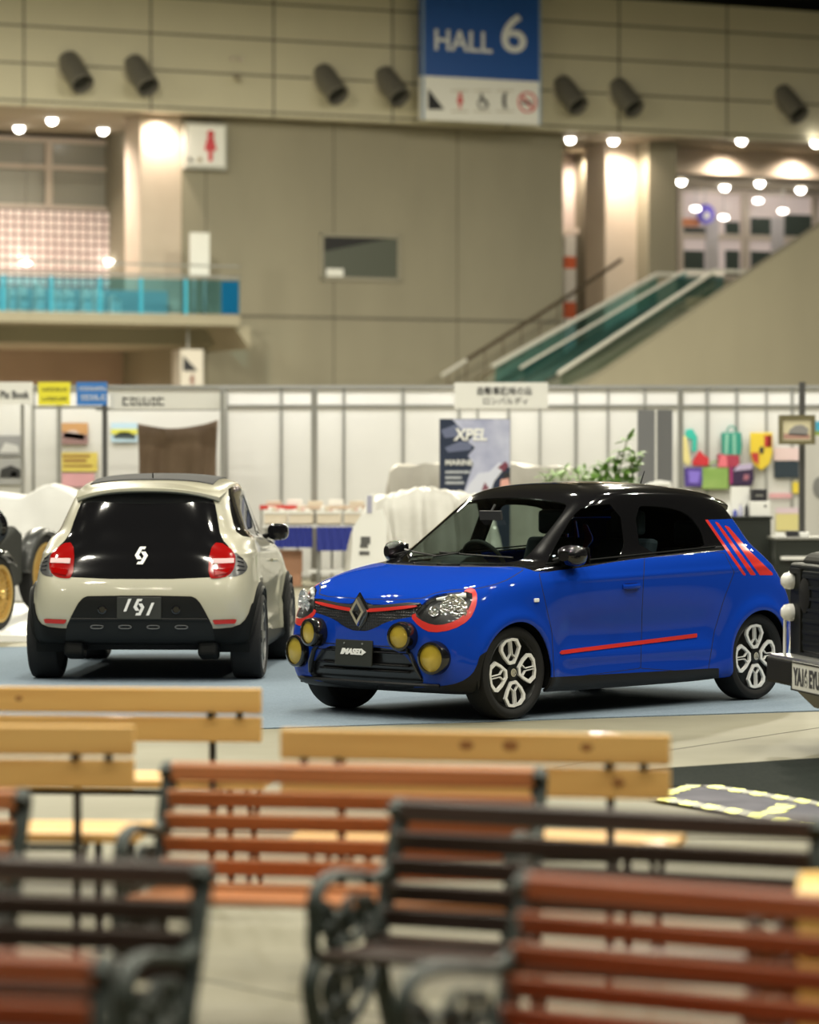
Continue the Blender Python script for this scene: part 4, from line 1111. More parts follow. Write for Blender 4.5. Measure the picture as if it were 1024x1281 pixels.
# left gallery
sl0 = -16; se = S_(300, -2.6)
slab_t = wl(150, 392, -2.6)[1]; slab_b = wl(150, 405, -2.6)[1]
wbox('floor_gallery', CONC2, sl0, se, slab_b, slab_t, -2.6, 8.6, struct='concrete gallery slab at upper left')
q = M(); sh = S_(258, 1)
q.prism([(sh, 1, slab_b), (se - .1, 1, slab_b), (sh, 1, wl(258, 441, 1)[1])], (0, -3.4, 0)); o = q.build('wall_haunch', CONC2); o.location = W0; o.rotation_euler = (0, 0, WROT); structure(o, 'tapered concrete bracket under the gallery end')
wbox('trim_under_gallery', CONC2, sl0, sh, wl(100, 430, 0)[1], slab_b, 0, 8, struct='deep concrete beam under the gallery')
wbox('wall_lower_left', PINK, sl0, S_(262, 6), 0, slab_b, 6, 6.3, struct='warm pinkish wall below the gallery')
wbox('wall_gallery_back', mat('gallery_dark', (.12, .10, .085), .7), sl0, S_(180, 8), slab_t, ZS, 8, 8.3, struct='gallery back wall at upper left')
# columns
def column(u0, u1, off, dep, label, z0=0):
    wbox('wall_column', SHAFT, S_(u0, off), S_(u1, off), z0, ZS + .02, off, off + dep, bevel=.05, struct=label)
column(175, 228, 1.04, 1.3, 'broad pale column beside the gallery', slab_t)
column(757, 811, 2.8, 1.4, 'broad pale column beside the escalator')
# gallery windows at left
t = None
so = 7.6
def glazing(n, u0, u1, v0, v1, off, vs, hs, glass, label, lattice=None):
    sa, sb = S_(u0, off), S_(u1, off); zt, zb_ = wl((u0 + u1) / 2, v0, off)[1], wl((u0 + u1) / 2, v1, off)[1]
    w = wthing('window_%d' % n, label, 'window'); del w['category']; structure(w)
    q = M(); q.bb(sa, sb, off, off + .03, zb_, zt); q.build('pane', glass, w)
    q = M(); 
    q.bb(sa, sb, off - .12, off - .01, zt - .16, zt); q.bb(sa, sb, off - .12, off - .01, zb_, zb_ + .14)
    for u, wd in vs:
        s_ = S_(u, off); q.bb(s_ - wd / 2, s_ + wd / 2, off - .14, off - .01, zb_ + .14, zt - .16)
    for v, wd in hs:
        z = wl((u0 + u1) / 2, v, off)[1]; q.bb(sa, sb, off - .10, off - .005, z - wd / 2, z + wd / 2)
    q.build('window_frame', FRAME, w)
    return w, sa, sb, zb_, zt
GALG = mat('gallery_glass', (.34, .34, .30), .25)
w1 = glazing(1, -60, 168, 172, 262, so, ((60, .22), (158, .22)), ((209, .14),), GALG, 'tall gallery windows above the lattice screen')[0]
# dark reveal between the windows and the column
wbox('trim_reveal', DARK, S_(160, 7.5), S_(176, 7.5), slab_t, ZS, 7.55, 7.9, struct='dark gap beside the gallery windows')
# lattice screen
m_ = mat('lattice_screen', (.72, .60, .55), .6, emit=(1, .82, .76), estr=.22); nt = m_.node_tree; b = nt.nodes['Principled BSDF']  # emission added to the lattice colour to brighten the screen
br = nt.nodes.new('ShaderNodeTexBrick'); br.offset = 0; br.inputs['Scale'].default_value = 1; br.inputs['Brick Width'].default_value = .26; br.inputs['Row Height'].default_value = .26; br.inputs['Mortar Size'].default_value = .038
br.inputs['Color1'].default_value = (.80, .70, .65, 1); br.inputs['Color2'].default_value = (.72, .60, .56, 1); br.inputs['Mortar'].default_value = (.26, .17, .16, 1)
tc = nt.nodes.new('ShaderNodeTexCoord'); sp = nt.nodes.new('ShaderNodeSeparateXYZ'); cb = nt.nodes.new('ShaderNodeCombineXYZ')
nt.links.new(tc.outputs['Object'], sp.inputs[0]); nt.links.new(sp.outputs['X'], cb.inputs['X']); nt.links.new(sp.outputs['Z'], cb.inputs['Y']); nt.links.new(cb.outputs[0], br.inputs['Vector'])
nt.links.new(br.outputs['Color'], b.inputs['Base Color']); nt.links.new(br.outputs['Color'], b.inputs['Emission Color'])
zt, zb_ = wl(80, 264, 7.3)[1], slab_t
q = M(); q.bb(sl0, S_(157, 7.3), 7.3, 7.42, zb_, zt); o = q.build('lattice_screen', m_); o.location = W0; o.rotation_euler = (0, 0, WROT)
tag(o, 'white lattice screen with an added glow standing on the left gallery', 'screen')
# gallery glass railing
RAILG = glass_mat('cyan_glass', (.55, .83, .92), f=1.5)
RAILP = mat('cyan_panel', (.03, .25, .40), .3)
rt = wthing('glass_railing', 'blue-tinted glass railing along the left gallery edge', 'railing')
zr0, zr1 = slab_t, wl(150, 345, -2.4)[1]
us = [-60, -28, 4, 64, 125, 176, 232, 300]
for i in range(len(us) - 1):
    a_, b_ = S_(us[i], -2.4), S_(us[i + 1], -2.4)
    q = M(); q.bb(a_ + .05, b_ - .02, -2.42, -2.39, zr0 + .05, zr1 - .06); q.build('glass_panel', RAILG, rt)
    q = M(); q.bb(a_ - .04, a_ + .04, -2.45, -2.36, zr0, zr1 - .05); q.build('railing_post', mat('cyan_post', (.05, .42, .60), .3), rt)
q = M(); q.tube([(sl0, -2.4, zr1 + .03), (S_(300, -2.4), -2.4, zr1 + .03), (S_(300, -2.4), -1.8, zr1 + .03)], .045, 8); q.tube([(sl0, -2.4, zr1 + .34), (S_(300, -2.4), -2.4, zr1 + .34)], .03, 8)
q.build('handrail', STEEL, rt, smooth=True)
q = M(); a_ = S_(278, -2.4); q.bb(a_, S_(299, -2.4), -2.36, -2.32, zr0 + .05, zr1 - .08); q.build('blue_panel', RAILP, rt)
# things standing behind the railing
random.seed(3)
for k in range(9):
    u = -4 + k * 19 + random.uniform(-4, 4); off = -1.2
    s_ = S_(u, off); h = random.uniform(.55, .85); wd = random.uniform(.16, .3)
    q = M()
    for j in range(3): q.bb(s_ - wd / 2 + j * wd / 3, s_ - wd / 2 + (j + .8) * wd / 3, off, off + .3, slab_t, slab_t + h - .06 * j)
    if k < 7 or True:
        o = q.build('leaflet_stack', PAPER); o.location = W0; o.rotation_euler = (0, 0, WROT)
        tag(o, 'pale bundle of papers behind the blue gallery railing', 'papers', 'pale bundles behind the gallery railing')
wbox('wall_parapet', mat('parapet_blue', (.26, .42, .48), .6), sl0, S_(230, -1), slab_t, slab_t + .80, .3, .35, struct='dim blue parapet panel behind the gallery railing')
t = wthing('notice_board', 'white upright notice board at the gallery end', 'board')
q = M(); sa, sb = S_(238, -.6), S_(262, -.6); q.bb(sa, sb, -.6, -.54, wl(250, 346, -.6)[1], wl(250, 291, -.6)[1]); q.build('panel', PAPER, t)
q = M(); q.bb(sa + .1, sa + .16, -.57, -.52, slab_t, wl(250, 346, -.6)[1]); q.bb(sb - .16, sb - .1, -.57, -.52, slab_t, wl(250, 346, -.6)[1]); q.build('leg', STEEL, t)
# service window in the concrete wall
w = wthing('window_2', 'small control room window in the concrete wall', 'window'); del w['category']; structure(w)
sa, sb = S_(400, 1), S_(500, 1); zt, zb_ = wl(450, 293, 1)[1], wl(450, 352, 1)[1]
q = M(); q.bb(sa, sb, .93, 1.02, zt - .1, zt); q.bb(sa, sb, .93, 1.02, zb_, zb_ + .12); q.bb(sa, sa + .1, .93, 1.02, zb_, zt); q.bb(sb - .1, sb, .93, 1.02, zb_, zt); q.build('window_frame', mat('frame_grey', (.30, .28, .22), .6), w)
q = M(); q.bb(sa + .1, sb - .1, .985, .99, zb_ + .12, zt - .1); q.build('pane', mat('dim_pane', (.09, .10, .08), .3), w)
q = M(); q.prism([(sa + .1, .98, zt - .1), (sb - .35, .98, zt - .1), (sa + .1, .98, zt - .55)], (0, -.01, 0)); q.build('dark_corner', DARK, w)  # dark triangle laid over the upper left of the pane
q = M(); q.bb(sa + .2, sa + .75, .965, .98, zb_ + .13, zb_ + .36); q.build('paper_note', PAPER, w)

# right side: slit window, column, windows behind, low ceiling with downlights
zlow = wl(900, 239, 8)[1]
wbox('wall_slit_side', CONC2, S_(811, 2.0), S_(846, 2.0), 0, ZS, 2.0, 9, struct='concrete pier between column and right windows')
wbox('wall_right_bulkhead', SHAFT, S_(846, 3.5), 34, zlow + .12, ZS, 3.5, 3.8, struct='lit wall above the right windows')
w = glazing(3, 846, 1120, 240, 352, 8, ((849, .2), (930, .28), (1017, .25), (1100, .2)), ((299, .2),), mat('pinkish_glow_glass', (.50, .42, .40), .3, emit=(1, .84, .78), estr=.28), 'wide interior windows at the top of the escalator')  # panes glow in place of the lit room behind them
wbox('wall_right_lower', CONC2, S_(846, 8), 34, 0, wl(950, 352, 8)[1], 8, 8.3, struct='wall below the right windows')
# dark openings seen through the right windows
for (u0, v0, u1, v1) in ((852, 284, 887, 294), (907, 277, 924, 296), (939, 272, 964, 296), (981, 268, 1014, 296), (850, 313, 880, 346), (907, 313, 924, 346), (939, 314, 968, 340)):
    sa, sb = S_(u0, 7.95), S_(u1, 7.95); o = wbox('window_dark', DARKG, sa, sb, wl(u0, v1, 7.95)[1], wl(u0, v0, 7.95)[1], 7.93, 7.99, w[0])
for u in (890, 972):
    wbox('inner_column', mat('lilac_column', (.60, .57, .60), .5), S_(u - 8, 7.9), S_(u + 8, 7.9), w[3], wl(u, 272, 7.9)[1], 7.88, 7.93, w[0])
t = wthing('round_sign', 'round purple sign hanging behind the right windows', 'sign')
sx_, zx_ = wl(882, 268, 7.6); q = M(); q.lathe([(.34, 0), (.34, .06), (0, .07)], 28, Matrix.Translation((sx_, 7.6, zx_)) @ Matrix.Rotation(PI / 2, 4, 'X')); q.build('disc', mat('purple_sign', (.16, .12, .62), .4), t)
q = M(); q.lathe([(.12, 0), (.12, .02), (0, .02)], 20, Matrix.Translation((sx_, 7.52, zx_ - .05)) @ Matrix.Rotation(PI / 2, 4, 'X')); q.build('spot', PAPER, t)
q = M(); q.tube([(sx_, 7.62, zx_ + .3), (sx_, 7.62, ZS)], .015, 6); q.build('hanger', STEEL, t)
t = wthing('orange_panel', 'orange panel behind the right windows beside the purple sign', 'panel')
sa, sb = S_(854, 7.8), S_(874, 7.8); q = M(); q.bb(sa, sb, 7.8, 7.84, wl(860, 283, 7.8)[1], wl(860, 273, 7.8)[1]); q.build('board', mat('orange_board', (.75, .30, .15), .5), t)
# slit window between concrete and column
wbox('wall_slit_back', mat('slit_wall', (.50, .42, .38), .6), S_(700, 7), S_(760, 7), wl(730, 295, 7)[1], ZS, 7, 7.2, struct='pale lit recess left of the right column')
wbox('window_4', mat('slit_glass', (.20, .20, .18), .2), S_(700, 7), S_(760, 7), 0, wl(730, 295, 7)[1], 7, 7.2, struct='dim glass of the recess left of the right column')
wbox('trim_slit_frame', FRAME, S_(749, 6.8), S_(755, 6.8), 0, ZS, 6.7, 6.9, struct='pale mullion of the recess')
wbox('trim_slit_transom', FRAME, S_(700, 6.8), S_(760, 6.8), wl(730, 293, 6.8)[1], wl(730, 286, 6.8)[1], 6.7, 6.85, struct='pale transom of the recess')
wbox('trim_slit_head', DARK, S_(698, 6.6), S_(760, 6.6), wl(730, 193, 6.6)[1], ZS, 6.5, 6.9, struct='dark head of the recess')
t = wthing('banner_post', 'red and white banded post in the recess beside the column', 'post')
sa, sb = S_(706, 6.3), S_(719, 6.3); zz = [wl(712, v, 6.3)[1] for v in (295, 321, 336, 378, 398, 470)]
for i in range(5):
    q = M(); q.bb(sa, sb, 6.25, 6.4, zz[i + 1], zz[i]); q.build('band', PAPER if i % 2 == 0 else mat('vermilion', (.72, .16, .07), .5), t)
# escalator in front of the wall, rising to the right
eo = -3.0
def ez(u, v, off=eo): s_, z_ = wl(u, v, off); return Vector((s_, off, z_))
# big sloped concrete side wall on the right
q = M(); pts = [ez(733, 481, -6.0), ez(1024, 284, -6.0), ez(1130, 212, -6.0)]
foot = ez(733, 481, -6.0)
P_ = [Vector((foot.x - 3.9, -6.0, 0))] + pts + [Vector((pts[-1].x, -6.0, 0))]
q.prism(P_, (0, .5, 0)); o = q.build('wall_right', CONC2); o.location = W0; o.rotation_euler = (0, 0, WROT); structure(o, 'large sloped concrete wall at the right of the escalator')
t = wthing('escalator', 'escalator with glass sides rising to the right before the concrete wall', 'escalator')
TEAL = glass_mat('teal_glass', (.60, .84, .88), f=1.7); GREEN = glass_mat('green_glass', (.78, .84, .78), f=1.7)
HR = mat('steel_handrail', (.80, .78, .72), .45, .3)
def flight(name, off, a, b_, hgt, glass, rail, rr=.07, base=.25):
    A, B = ez(*a, off), ez(*b_, off); d = B - A
    q = M(); q.prism([A, B, B + Vector((0, 0, hgt)), A + Vector((0, 0, hgt))], (0, .06, 0)); g = q.build(name, glass, t)
    q = M(); q.tube([A + Vector((0, .03, hgt)) - d * .02, B + Vector((0, .03, hgt)), B + Vector((1.6, .03, hgt))], rr, 8); q.build('handrail', rail, g, smooth=True)
    if base:
        q = M(); q.prism([A - Vector((0, 0, base)), B - Vector((0, 0, base)), B, A], (0, .2, 0)); q.build('skirt_panel', mat('escalator_skirt', (.16, .17, .14), .4, .4), g)
    return A, B, d
flight('rear_balustrade', -1.6, (620, 492), (822, 378), .85, TEAL, HR)
flight('middle_balustrade', -3.4, (655, 492), (858, 372), .80, TEAL, HR, .045)
flight('front_balustrade', -5.2, (702, 502), (894, 375), .85, GREEN, HR, .06)
# treads
A, B = ez(640, 500, -1.8), ez(845, 385, -1.8); n = 26; q = M()
for i in range(n):
    p = A.lerp(B, i / n); r_ = (B - A) / n; q.bb(p.x, p.x + r_.x + .02, -5.1, -1.7, p.z - .3, p.z + .02)
q.build('steps', mat('escalator_step', (.20, .21, .17), .5, .0), t)
q = M(); q.prism([ez(600, 505, -1.6), ez(640, 505, -1.6), ez(860, 385, -1.6), ez(846, 385, -1.6)], (0, -3.8, 0)); q.build('truss', mat('truss_grey', (.26, .25, .19), .6), t)
# top landing with teal barrier
t2 = wthing('landing_railing', 'teal glass railing at the top landing of the escalator', 'railing')
a_, b_ = S_(845, 4), S_(905, 4); zl = wl(870, 372, 4)[1]
q = M(); q.bb(a_, b_, 4, 4.04, zl, wl(870, 345, 4)[1]); q.build('glass_panel', TEAL, t2)
q = M(); q.tube([(a_, 4.02, wl(870, 343, 4)[1]), (b_, 4.02, wl(870, 343, 4)[1])], .06, 8); q.build('handrail', HR, t2)
wbox('floor_landing', CONC2, S_(815, 3.9), S_(1010, 3.9), zl - .4, zl, 3.9, 7.9, struct='landing slab at the top of the escalator')
# stair handrail on the concrete wall
t = wthing('stair_handrail', 'dark sloping handrail left of the escalator', 'handrail')
A, B = ez(552, 470, -.2), ez(705, 374, -.2)
q = M(); q.tube([A, A.lerp(B, .2)], .06, 8); q.build('bright_end', HR, t, smooth=True)
q = M(); q.tube([A.lerp(B, .2), B, B + Vector((2.0, 0, 1.25))], .06, 8); q.build('rail', mat('bronze_rail', (.12, .09, .06), .4, .5), t, smooth=True)
q = M()
for k in range(7):
    p = A.lerp(B, .05 + k * .15); q.tube([p, p - Vector((0, 0, 1.0))], .02, 6)
q.build('balusters', mat('bronze_rail', (.12, .09, .06), .4, .5), t)
q = M(); d_ = Vector((0, 0, -.95)); q.prism([A + d_, B + d_, B + Vector((0, 0, -6)), Vector((A.x, A.y, 0))], (0, .9, 0)); o = q.build('wall_stair', CONC2); o.location = W0; o.rotation_euler = (0, 0, WROT); structure(o, 'concrete flank of the staircase left of the escalator')

# fascia nozzles
proto = None
for k, (u, v) in enumerate(((96, 88), (178, 92), (415, 103), (492, 106), (715, 117), (785, 120), (991, 128))):
    s_, z_ = wl(u, v, -.5)
    side = ['leftmost air nozzle on the fascia band', 'second air nozzle from the left on the fascia band', 'air nozzle on the fascia, farther of the two left of the blue hall sign',
            'air nozzle on the fascia immediately left of the blue hall sign', 'air nozzle on the fascia immediately right of the blue hall sign', 'air nozzle on the fascia, farther of the pair right of the blue hall sign', 'rightmost air nozzle on the fascia band'][k]
    if proto is None:
        proto = wthing('air_nozzle', side, 'air nozzle', 'air nozzles on the fascia')
        ax = Vector((.12, -.68, -.60)).normalized(); A = Matrix.Translation((-.06, .10, .34)) @ ax.to_track_quat('Z', 'Y').to_matrix().to_4x4()
        q = M(); q.lathe([(.33, 0), (.34, .45), (.34, 1.15), (.31, 1.17), (.29, 1.0), (.28, .6), (0, .55)], 28, A)
        q.build('duct', mat('nozzle_grey', (.17, .16, .135), .5, .2), proto, smooth=True)
        q = M(); q.lathe([(.285, .95), (0, .94)], 24, A); q.build('opening', mat('nozzle_dark', (.02, .02, .016), .8), proto)
        q = M(); q.lathe([(.44, 0), (.44, .05), (.36, .07)], 28, Matrix.Translation((.0, .0, .12)) @ Matrix.Rotation(PI / 2, 4, 'X')); q.build('flange', mat('flange_beige', (.42, .38, .28), .5), proto, smooth=True)
        o = proto
    else:
        o = copy_tree(proto); o['label'] = side
    o.location = W0 + WE * s_ + WN * 0 + Vector((0, 0, z_ + .0))
# wall spotlights (the little twin lamp on the fascia)
t = wthing('twin_fitting', 'small white twin fitting on the fascia between the nozzles', 'fitting')
s_, z_ = wl(296, 92, -.1); q = M(); q.tube([(s_, 0, z_ - .1), (s_, -.25, z_ - .15), (s_, -.28, z_ - .25)], .07, 8); q.build('arm', SOFF, t)
for d_ in (-.12, .12):
    q = M(); q.lathe([(.06, 0), (.06, .12), (0, .13)], 12, Matrix.Translation((s_ + d_, -.02, z_ + .42)) @ Matrix.Rotation(PI / 2, 4, 'X')); q.build('lamp_head', FRAME, t)

# HALL 6 sign
t = wthing('hall_sign', 'blue hanging sign reading HALL 6 with a white pictogram band', 'sign')
off = -1.2
sa, sb = S_(528, off), S_(676, off); z_m = wl(602, 98.5, off)[1]; z_b = wl(602, 153, off)[1]; z_t = z_m + 4.0
BL = mat('sign_blue', (.018, .09, .36), .35)
q = M(); q.bb(sa, sb, off, off + .25, z_m, z_t); q.build('blue_panel', BL, t)
q = M(); q.bb(sa, sb, off, off + .25, z_b, z_m); wp_ = q.build('pictogram_panel', PAPER, t)
q = M(); q.bb(sa, sa + .06, off - .02, off, z_b, z_t); q.bb(sb - .06, sb, off - .02, off, z_b, z_t); q.build('edge_strip', mat('sign_edge', (.25, .35, .5), .4), t)
def wtext(s, u, v, w_px, h_px, m_, par, off_, name='lettering', bold=.0, kx=0):
    s_, z_ = wl(u, v, off_); k = (W0 + WE * s_ + WN * off_).y / FPX
    return text_mesh(name, s, 1, m_, par, face_mtx((s_, off_ - .03, z_), (1, 0, 0)), .03, 0, bold, fit=(w_px * k / (WE.x), h_px * k))
SW = mat('sign_white', (.80, .82, .85), .4)
wtext('HALL', 579, 51.5, 72, 26, SW, t, off, bold=.012); wtext('6', 642, 42, 31, 48, SW, t, off, bold=.01)
def wpoly(pts, m_, par, off_, name='mark', th=.02):
    q = M(); q.prism([(wl(u, v, off_)[0], off_ - th, wl(u, v, off_)[1]) for u, v in pts], (0, th, 0)); return q.build(name, m_, par)
def wring(u, v, r, m_, par, off_, name='ring', wd=.25):
    s_, z_ = wl(u, v, off_); k = (W0 + WE * s_).y / FPX; R_ = r * k
    q = M(); q.tube([(s_ + R_ * math.cos(a), off_ - .02, z_ + R_ * math.sin(a)) for a in np.linspace(0, 2 * PI, 25)[:-1]], R_ * wd / 2, 6, closed=True, sx=1); return q.build(name, m_, par)
SR = mat('sign_red', (.62, .06, .07), .5)
wpoly([(535, 111), (555, 137), (535, 137)], INK, wp_, off, 'arrow')
def person_mark(u, v, h, m_, par, off_):
    wring(u, v - h * .40, h * .07, m_, par, off_, 'pictogram_head', 1.6)
    wpoly([(u - h * .10, v - h * .28), (u + h * .10, v - h * .28), (u + h * .20, v + h * .14), (u + h * .07, v + h * .14), (u + h * .06, v + h * .5), (u - h * .06, v + h * .5), (u - h * .07, v + h * .14), (u - h * .20, v + h * .14)], m_, par, off_, 'pictogram_body')
for u in (575, 603, 631): 
    wpoly([(u - 11, 113), (u + 11, 113), (u + 11, 114), (u - 11, 114)], SOFF, wp_, off, 'border'); wpoly([(u - 11, 139), (u + 11, 139), (u + 11, 140), (u - 11, 140)], SOFF, wp_, off, 'border')
person_mark(575, 126, 20, SR, wp_, off)
wring(603, 130, 6, INK, wp_, off, 'wheelchair_wheel', .3); wpoly([(600, 117), (603, 117), (604, 124), (609, 126), (611, 134), (608, 134), (606, 128), (601, 127)], INK, wp_, off, 'wheelchair_user')
wpoly([(630, 116), (634, 116), (632, 121), (632, 131), (634, 136), (630, 136), (628, 130), (628, 122)], INK, wp_, off, 'telephone')
wring(659, 128, 12, SR, wp_, off, 'no_smoking_ring', .2); wpoly([(650, 120), (652, 118), (668, 136), (666, 138)], SR, wp_, off, 'no_smoking_bar'); wpoly([(652, 127), (665, 127), (665, 130), (652, 130)], INK, wp_, off, 'cigarette')
q = M(); q.tube([(sa + .4, off + .1, z_t), (sa + .4, off + .1, 17.2)], .03, 6); q.tube([(sb - .4, off + .1, z_t), (sb - .4, off + .1, 17.2)], .03, 6); q.build('hanger', STEEL, t)
# restroom sign upper left
t = wthing('restroom_sign', 'square white restroom sign with a red figure high on the wall', 'sign')
off = .7; sa, sb = S_(232, off), S_(284, off); zt, zb_ = wl(258, 154, off)[1], wl(258, 212, off)[1]
q = M(); q.bb(sa, sb, off, off + .3, zb_, zt); q.build('sign_box', mat('box_grey', (.42, .42, .38), .5), t)
q = M(); q.bb(sa + .08, sb - .08, off - .02, off, zb_ + .1, zt - .08); pn = q.build('sign_face', PAPER, t)
person_mark(263, 183, 38, mat('sign_crimson', (.62, .05, .07), .5), pn, off - .03)
wpoly([(236, 196), (236, 202), (243, 202)], INK, pn, off - .03, 'arrow'); wpoly([(247, 197), (252, 197), (252, 203), (247, 203)], SOFF, pn, off - .03, 'mark')
# low restroom sign
t = wthing('direction_sign', 'two-faced white direction sign with black arrows below the gallery', 'sign')
off = 1.0 - 3.0; 
q = M(); sa, sb, sc = S_(215, off + 1.2), S_(226, off), S_(254, off)
zt, zb_ = wl(235, 437, off)[1], wl(235, 488, off)[1]
q.prism([(sb, off, zb_), (sc, off, zb_), (sc, off + .5, zb_), (sa, off + 1.2, zb_)], (0, 0, zt - zb_)); pn = q.build('sign_box', mat('sign_pale', (.62, .58, .52), .5), t)
wpoly([(229, 445), (247, 464), (229, 464)], INK, pn, off, 'arrow'); person_mark(240, 476, 15, mat('brown_mark', (.22, .08, .06), .5), pn, off)
q = M(); q.tube([((sb + sc) / 2, off + .3, zt), ((sb + sc) / 2, off + .3, slab_b)], .04, 6); q.build('hanger', STEEL, t)
# downlights
spots_px = [(24, 158), (65, 148), (129, 161), (171, 152), (713, 172), (767, 174), (927, 174), (1020, 177)]
names = ['leftmost round downlight in the upper left soffit', 'second round downlight from the left in the upper left soffit', 'third round downlight from the left in the upper left soffit', 'round downlight just left above the left column',
         'round downlight above the narrow recess', 'round downlight above the right column', 'round downlight above the right windows', 'round downlight at the right edge of the soffit']
DL = mat('downlight_glow', (1, 1, 1), .5, emit=(1, .95, .85), estr=22)
def downlight(u, v, zc, label, group):
    d = ray(u, v); k = (zc - EYE) / d.z; p = Vector((0, 0, EYE)) + d * k
    t = empty('downlight', p, WROT, label, 'lamp', group)
    q = M(); q.lathe([(0, -.19), (.08, -.17), (.13, -.11), (.15, -.03), (.15, 0)], 20); q.build('glowing_disc', DL, t)
    q = M(); q.lathe([(.16, -.035), (.21, -.035), (.21, 0), (.16, 0), (.16, -.035)], 20); q.build('lamp_ring', WHITE, t)
    return p
for (u, v), n in zip(spots_px, names): downlight(u, v, ZS + .02, n, 'downlights in the soffit')
for (u, v), n in zip(((852, 225), (906, 232), (950, 227), (1001, 235)), ('first', 'second', 'third', 'fourth')):
    downlight(u, v, zlow + .11, n + ' of the low row of downlights in front of the right windows', 'low downlights by the right windows')
wbox('ceiling_low', SOFF, S_(846, 3.8), 34, zlow + .12, zlow + .3, 3.8, 8.2, struct='low canopy in front of the right windows')
for u, v, n in ((866, 262, 'bright lamp left of the purple sign behind the right windows'), (901, 273, 'bright lamp right of the purple sign behind the right windows'), (944, 252, 'bright lamp behind the middle mullion of the right windows'), (975, 265, 'bright lamp behind the right pane of the right windows'),
                (721, 281, 'lower bright lamp in the narrow recess'), (745, 262, 'upper bright lamp in the narrow recess'), (30, 329, 'left bright lamp in front of the lattice screen'), (134, 329, 'right bright lamp in front of the lattice screen')):
    s_, z_ = wl(u, v, 7.2); t = wthing('ceiling_lamp', n, 'lamp', 'small bright lamps on the galleries')
    q = M(); q.lathe([(0, .0), (.13, .03), (.17, .09), (.13, .15), (0, .17)], 16, Matrix.Translation((s_, 7.0, z_ - .08))); q.build('globe', mat('warm_globe', (1, 1, 1), .5, emit=(1, .93, .82), estr=9), t)
    q = M(); q.tube([(s_, 7.0, z_ + .08), (s_, 7.0, ZS)], .012, 5); q.build('cord', STEEL, t)
def wspot(u, off, z, power, ang, col=(1, .86, .66), blend=.6, tilt=0):
    l = bpy.data.lights.new('wall_spot', 'SPOT'); l.energy = power; l.spot_size = math.radians(ang); l.spot_blend = blend; l.color = col; l.shadow_soft_size = .12
    o = bpy.data.objects.new('wall_spot', l); COL.objects.link(o); s_ = S_(u, off)
    o.location = W0 + WE * s_ + WN * off + Vector((0, 0, z)); o.rotation_euler = (tilt, 0, WROT); return o
for u, off, pw in ((203, .62, 420), (784, 1.9, 900), (730, 6.0, 600)): wspot(u, off, ZS - .1, pw, 150, (1, .84, .68), 1.0, .1)
for u in (915, 1003): wspot(u, 2.9, ZS - .1, 520, 150, (1, .84, .68), 1.0, .1)
for u in (20, 100): wspot(u, 3.0, ZS - .2, 1300, 150, (1, .84, .70), 1.0)  # spots added to brighten the whole left gallery
for u in (10, 85): wspot(u, 3.5, wl(100, 430, 0)[1] - .15, 2300, 150, (1, .84, .70), 1.0)  # unseen spots added to brighten the pinkish wall under the gallery
# ------------------------------------------------------------------ booths behind the cars
BY = 48.0
def bx(u, Y=BY): return (u - 512) / FPX * Y
def bz(v, Y=BY): return at(512, v, Y).z
PANEL = noise_mat('booth_panel', (.66, .655, .62), (.71, .705, .67), .8, .55)
POST = mat('aluminium_post', (.34, .34, .32), .4, .6)
wb = M(); wb.bb(bx(-40), bx(1350), BY, BY + .05, 0, bz(486)); structure(wb.build('wall_booth', PANEL), 'white booth partition wall behind the cars')
wall_posts = [(-10, .04), (42, .04), (73, .03), (283, .05), (352, .04), (393, .055), (430, .04), (504, .045), (574, .04), (597, .03), (636, .045), (675, .03), (720, .045), (760, .03), (806, .03), (851, .055), (884, .05), (921, .04), (958, .03), (990, .04)]
q0 = None
for k, (u, wd) in enumerate(wall_posts):
    q = M(); q.bb(-wd / 2, wd / 2, -.03, .0, 0, bz(484))
    o = q.build('trim_1', POST); o.location = (bx(u), BY, 0); structure(o, 'aluminium upright of the booth wall')
q = M(); q.bb(bx(-40), bx(1350), BY - .06, BY, bz(486), bz(482)); structure(q.build('trim_2', POST), 'top rail of the booth wall')
q = M(); q.bb(bx(283), bx(1350), BY - .05, BY - .005, bz(509), bz(506)); structure(q.build('trim_3', POST), 'second rail of the booth wall')
# left booth front frame
FY = 46.0
def front_post(u, v0, v1, wd, label, Y=FY, dark=False):
    q = M(); q.bb(bx(u, Y) - wd / 2, bx(u, Y) + wd / 2, Y, Y + wd, 0, bz(v0, Y))
    return tag(q.build('booth_post', mat('dark_post', (.10, .10, .10), .4, .5) if dark else POST), label, 'post', 'free standing booth posts')
front_post(28, 480, 0, .05, 'slim booth post under the white header sign at far left')
front_post(131, 478, 0, .07, 'dark booth post at the right edge of the blue header sign', dark=True)
front_post(75, 506, 0, .04, 'booth post standing under the yellow header sign')
front_post(278, 486, 0, .06, 'grey booth post right of the brown curtain')
front_post(393, 484, 0, .085, 'tall grey booth post between the two hatchbacks', 45.5)
front_post(1003, 478, 0, .075, 'dark booth post in front of the framed picture at right', 42.5, True)
front_post(851, 486, 0, .07, 'booth post right of the grey folding panel', 46)
def header(u0, u1, v0, v1, Y, m_, label, name='header_sign'):
    t = empty(name, (bx((u0 + u1) / 2, Y), Y, bz((v0 + v1) / 2, Y)), 0, label, 'sign')
    w_, h_ = bx(u1, Y) - bx(u0, Y), bz(v0, Y) - bz(v1, Y)
    q = M(); q.box((0, 0, 0), (w_, .04, h_)); q.build('board', m_, t)
    return t, w_, h_
def htext(t, s, x, z, w_, h_, m_=INK, y=-.024, bold=0.0, name='lettering'):
    return text_mesh(name, s, .2, m_, t, face_mtx((x, y, z), (1, 0, 0)), .004, 0, bold, fit=(w_, h_))
